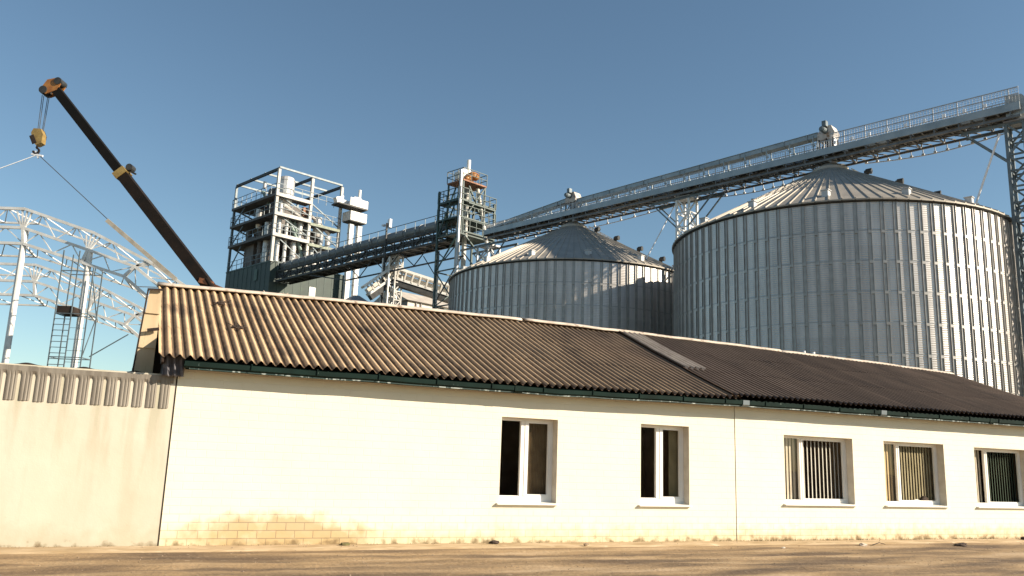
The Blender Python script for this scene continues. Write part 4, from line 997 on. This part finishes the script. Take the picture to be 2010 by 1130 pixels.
# purlin lines between the arches
# scaffold tower with ladder
SF = thing('scaffold_tower', 'slim blue grey scaffold tower with ladder under the arched trusses', 'scaffold', (-23.1, 44.2, 0), 0)
m_ = MB()
for (x, y) in ((-.85, -.5), (.85, -.5), (-.85, .5), (.85, .5), (.0, -.5)): m_.bar((x, y, 0), (x, y, 11.8 if x <= 0 else 10.9), .05)
for z in (2, 4, 6.1, 8.4, 10.7):
    for (p, q) in (((-.85,-.5),(.85,-.5)), ((-.85,.5),(.85,.5)), ((-.85,-.5),(-.85,.5)), ((.85,-.5),(.85,.5))): m_.bar((*p, z), (*q, z), .045)
m_.bar((.85, -.5, 6.1), (.85, .5, 8.4), .04); m_.bar((.85, .5, 8.4), (.85, -.5, 10.4), .04)
m_.build('frame', bluegrey, SF)
m_ = MB(); z = .3
while z < 8.3: m_.bar((-.85, -.52, z), (0, -.52, z), .035); z += .3
z = .45
while z < 8.0: m_.bar((0, -.5, z), (.85, -.5, z), .022); z += .6
m_.build('ladder', bluegrey, SF)
m_ = MB(); m_.box((-.8, -.5, 8.42), (-.05, .5, 8.8)); m_.build('platform', rot_dark, SF)
# stay rod
m_ = MB(); p = PX(175, 700, 45); q = PX(252, 656, 45.2); m_.bar((0, 0, 0), q-p, .05); tag(m_.build('stay_rod', bluegrey), 'thin grey stay rod slanting up from the scaffold foot to the farther arch', 'rod', p, 0)

# ------------------------------------------------------------------ mobile crane
CY = 47.0
hd = PX(112, 178, CY); bs = PX(402, 552, CY); dv = (bs-hd).normalized(); root = hd + dv*((hd.z-2.6)/-dv.z)
CR = thing('mobile_crane', 'truck crane with dark telescopic boom raised above the arched trusses', 'crane', (root.x, root.y, 0), 0)
lo = lambda v: Vector(v)-Vector((root.x, root.y, 0))
cl = PX(240, 342, CY)
m_ = MB(); m_.bar(lo(hd), lo(cl), .50, .58, (0, 1, 0)); b1 = m_.build('boom_section', boom_black, CR)
m_ = MB(); a = lo(hd).lerp(lo(cl), .42)+Vector((0, -.275, 0)); b = lo(hd).lerp(lo(cl), .86)+Vector((0, -.275, 0)); off = Vector((-dv.z, 0, dv.x)).normalized()*.12
if off.x < 0: off = -off
m_.bar(a+off, b+off, .02, .09, Vector((-dv.z, 0, dv.x))); m_.build('white_stripe', pvc, b1)
m_ = MB(); m_.bar(lo(cl), lo(root), .62, .74, (0, 1, 0)); b2 = m_.build('boom_section', boom_brown, CR, label='thicker brown lower boom section')
m_ = MB(); c_ = lo(cl); m_.bar(c_-dv*.2, c_+dv*.2, .74, .88, (0, 1, 0)); m_.build('collar', yellow, CR)
m_ = MB(); pp_ = Vector((dv.z, 0, -dv.x)); pp_ = -pp_ if pp_.x < 0 else pp_; m_.tube(c_+pp_*.6+Vector((0,-.25,0)), c_+pp_*.6+Vector((0,.25,0)), .2, 12); m_.bar(c_+pp_*.4, c_+pp_*.62+dv*.5, .1); m_.build('guide_roller', galv_dark, CR)
# boom head
h_ = lo(hd); tip = lo(PX(88, 182, CY)); up_ = lo(PX(112, 162, CY))
m_ = MB()
for y in (-.3, .24): 
    pts = [lo(PX(x, yy, CY)) for x, yy in ((84, 178), (98, 160), (118, 156), (124, 168), (116, 180), (94, 188))]
    k = len(m_.v); m_.v += [q+Vector((0, y, 0)) for q in pts]+[q+Vector((0, y+.08, 0)) for q in pts]; n_ = 6
    for i in range(n_): j = (i+1) % n_; m_.f.append((k+i, k+j, k+n_+j, k+n_+i))
    m_.f.append(tuple(range(k, k+n_))); m_.f.append(tuple(range(k+n_, k+2*n_))[::-1])
hdp = m_.build('boom_head', orange, CR)
for px, py, r_ in ((90, 180, .24), (119, 163, .22)):
    m_ = MB(); c_ = lo(PX(px, py, CY)); m_.tube(c_+Vector((0, -.36, 0)), c_+Vector((0, .36, 0)), r_, 16)
    m_.build('sheave', galv_dark, hdp)
# hoist ropes, hook block
hk0 = lo(PX(77, 256, CY)); hk1 = lo(PX(73, 284, CY))
m_ = MB()
for px, py, qx, qy in ((83, 186, 74, 256), (86, 188, 77, 256), (94, 188, 83, 256), (97, 188, 85, 258)):
    m_.bar(lo(PX(px, py, CY)), lo(PX(qx, qy, CY)), .028)
m_.build('hoist_rope', rope_m, CR)
m_ = MB(); pts = [lo(PX(x, yy, CY)) for x, yy in ((65, 262), (70, 254), (84, 255), (88, 266), (85, 282), (74, 287), (67, 278))]
k = len(m_.v); n_ = len(pts); m_.v += [q+Vector((0, -.22, 0)) for q in pts]+[q+Vector((0, .22, 0)) for q in pts]
for i in range(n_): j = (i+1) % n_; m_.f.append((k+i, k+j, k+n_+j, k+n_+i))
m_.f.append(tuple(range(k, k+n_))); m_.f.append(tuple(range(k+n_, k+2*n_))[::-1])
hb = m_.build('hook_block', yellow, CR)
m_ = MB(); m_.bar(lo(PX(66, 268, CY))+Vector((0,-.24,0)), lo(PX(72, 284, CY))+Vector((0,-.24,0)), .26, .03, (0, 1, 0)); m_.build('side_plate', rot_dark, hb)
m_ = MB(); c_ = lo(PX(71, 296, CY)); prev = lo(PX(74, 286, CY))
for a in range(0, 300, 30):
    q = c_+Vector((math.sin(R(a))*.17, 0, math.cos(R(a))*.17)); m_.bar(prev, q, .1); prev = q
m_.build('hook', rot_dark, hb)
# turret, cab and carrier below the roof line
m_ = MB(); m_.prism([(-1.6, 1.5), (2.2, 1.5), (2.4, 2.4), (.7, 3.0), (-1.2, 2.6)], 1, -1.0, 1.0); tu = m_.build('turret', orange, CR)
m_ = MB(); q = bs-Vector((root.x, root.y, 0)); m_.tube(q+dv*-.1+Vector((.3, -.35, .0)), Vector((-1.0, -.35, 2.4)), .16, 10); m_.build('luffing_cylinder', boom_brown, tu)
m_ = MB(); q0 = lo(PX(392, 550, CY-.3)); q1 = lo(PX(418, 552, CY-.3)); m_.bar(q0, q1+Vector((0,0,-.15)), .3, .28); m_.bar(q1+Vector((-.2,0,-.1)), q1+Vector((1.0,0,-.55)), .12); m_.build('boom_cradle', mat('rusty_orange', (.26, .10, .04), (.15, .06, .03), rough=.7, scale=3), CR)
m_ = MB(); m_.box((-2.4, -1.2, .75), (8.2, 1.2, 1.45)); ch = m_.build('chassis', yellow, CR)
m_ = MB(); m_.prism([(6.2, 1.45), (8.4, 1.45), (8.4, 2.2), (8.0, 3.0), (6.2, 3.0)], 1, -1.15, 1.15); cb_ = m_.build('cab', yellow, CR)
m_ = MB(); m_.prism([(6.6, 2.2), (8.1, 2.2), (7.9, 2.85), (6.6, 2.85)], 1, -1.17, -1.15); m_.build('window', glass_m, cb_)
for x in (-1.4, 0, 5.2, 6.9):
    for y in (-1.1, 1.1): 
        m_ = MB(); m_.tube((x, y-.17, .52), (x, y+.17, .52), .52, 20); wh = m_.build('wheel', rubber, CR); m_ = MB(); m_.tube((x, y-.18, .52), (x, y+.18, .52), .25, 14); m_.build('rim', galv_bar, wh)
# slings and the beam being lifted
def rope(name, label, cat, p, q, r_, M_, grp=None):
    m_ = MB(); m_.bar((0, 0, 0), Vector(q)-Vector(p), r_); tag(m_.build(name, M_), label, cat, p, 0, grp)
hkp = PX(75, 303, CY); 
rope('sling_rope', 'dark sling rope slanting right from the crane hook to the lifted beam', 'rope', hkp, PX(222, 440, CY-.5), .04, rope_m, 'lifting slings')
rope('sling_rope', 'pale sling rope slanting left from the crane hook', 'rope', hkp, PX(-60, 352, CY-.5), .04, pale_rope, 'lifting slings')
m_ = MB(); m_.bar(PX(62, 302, CY)-hkp, PX(84, 306, CY)-hkp, .1); m_.bar(PX(70, 296, CY)-hkp, PX(75, 310, CY)-hkp, .08); tag(m_.build('shackle', pale_rope), 'pale shackle knot hanging on the crane hook', 'shackle', hkp, 0)
p = PX(210, 432, 44.3); q = PX(345, 548, 44.6); m_ = MB(); m_.bar((0, 0, 0), q-p, .16, .22)
tag(m_.build('lifted_beam', mat('dusty_beam', (.42, .39, .33), (.3, .27, .22), rough=.7, scale=3)), 'long dusty beam hanging in slings above the right side of the arches', 'beam', p, 0)

# white pipes from gallery to the silo eaves
pipe('down_pipe', 'thin white pipe dropping from the conveyor end to the nearest silo eave', 'pipe', PX(1914, 404, 40.8), PX(1962, 262, 39.8), .055, pale_rope)
pipe('down_pipe', 'thin pale pipe dropping from the conveyor to the farther silo eave', 'pipe', PX(1262, 520, 54.2), PX(1326, 400, 54.5), .04, pale_rope)
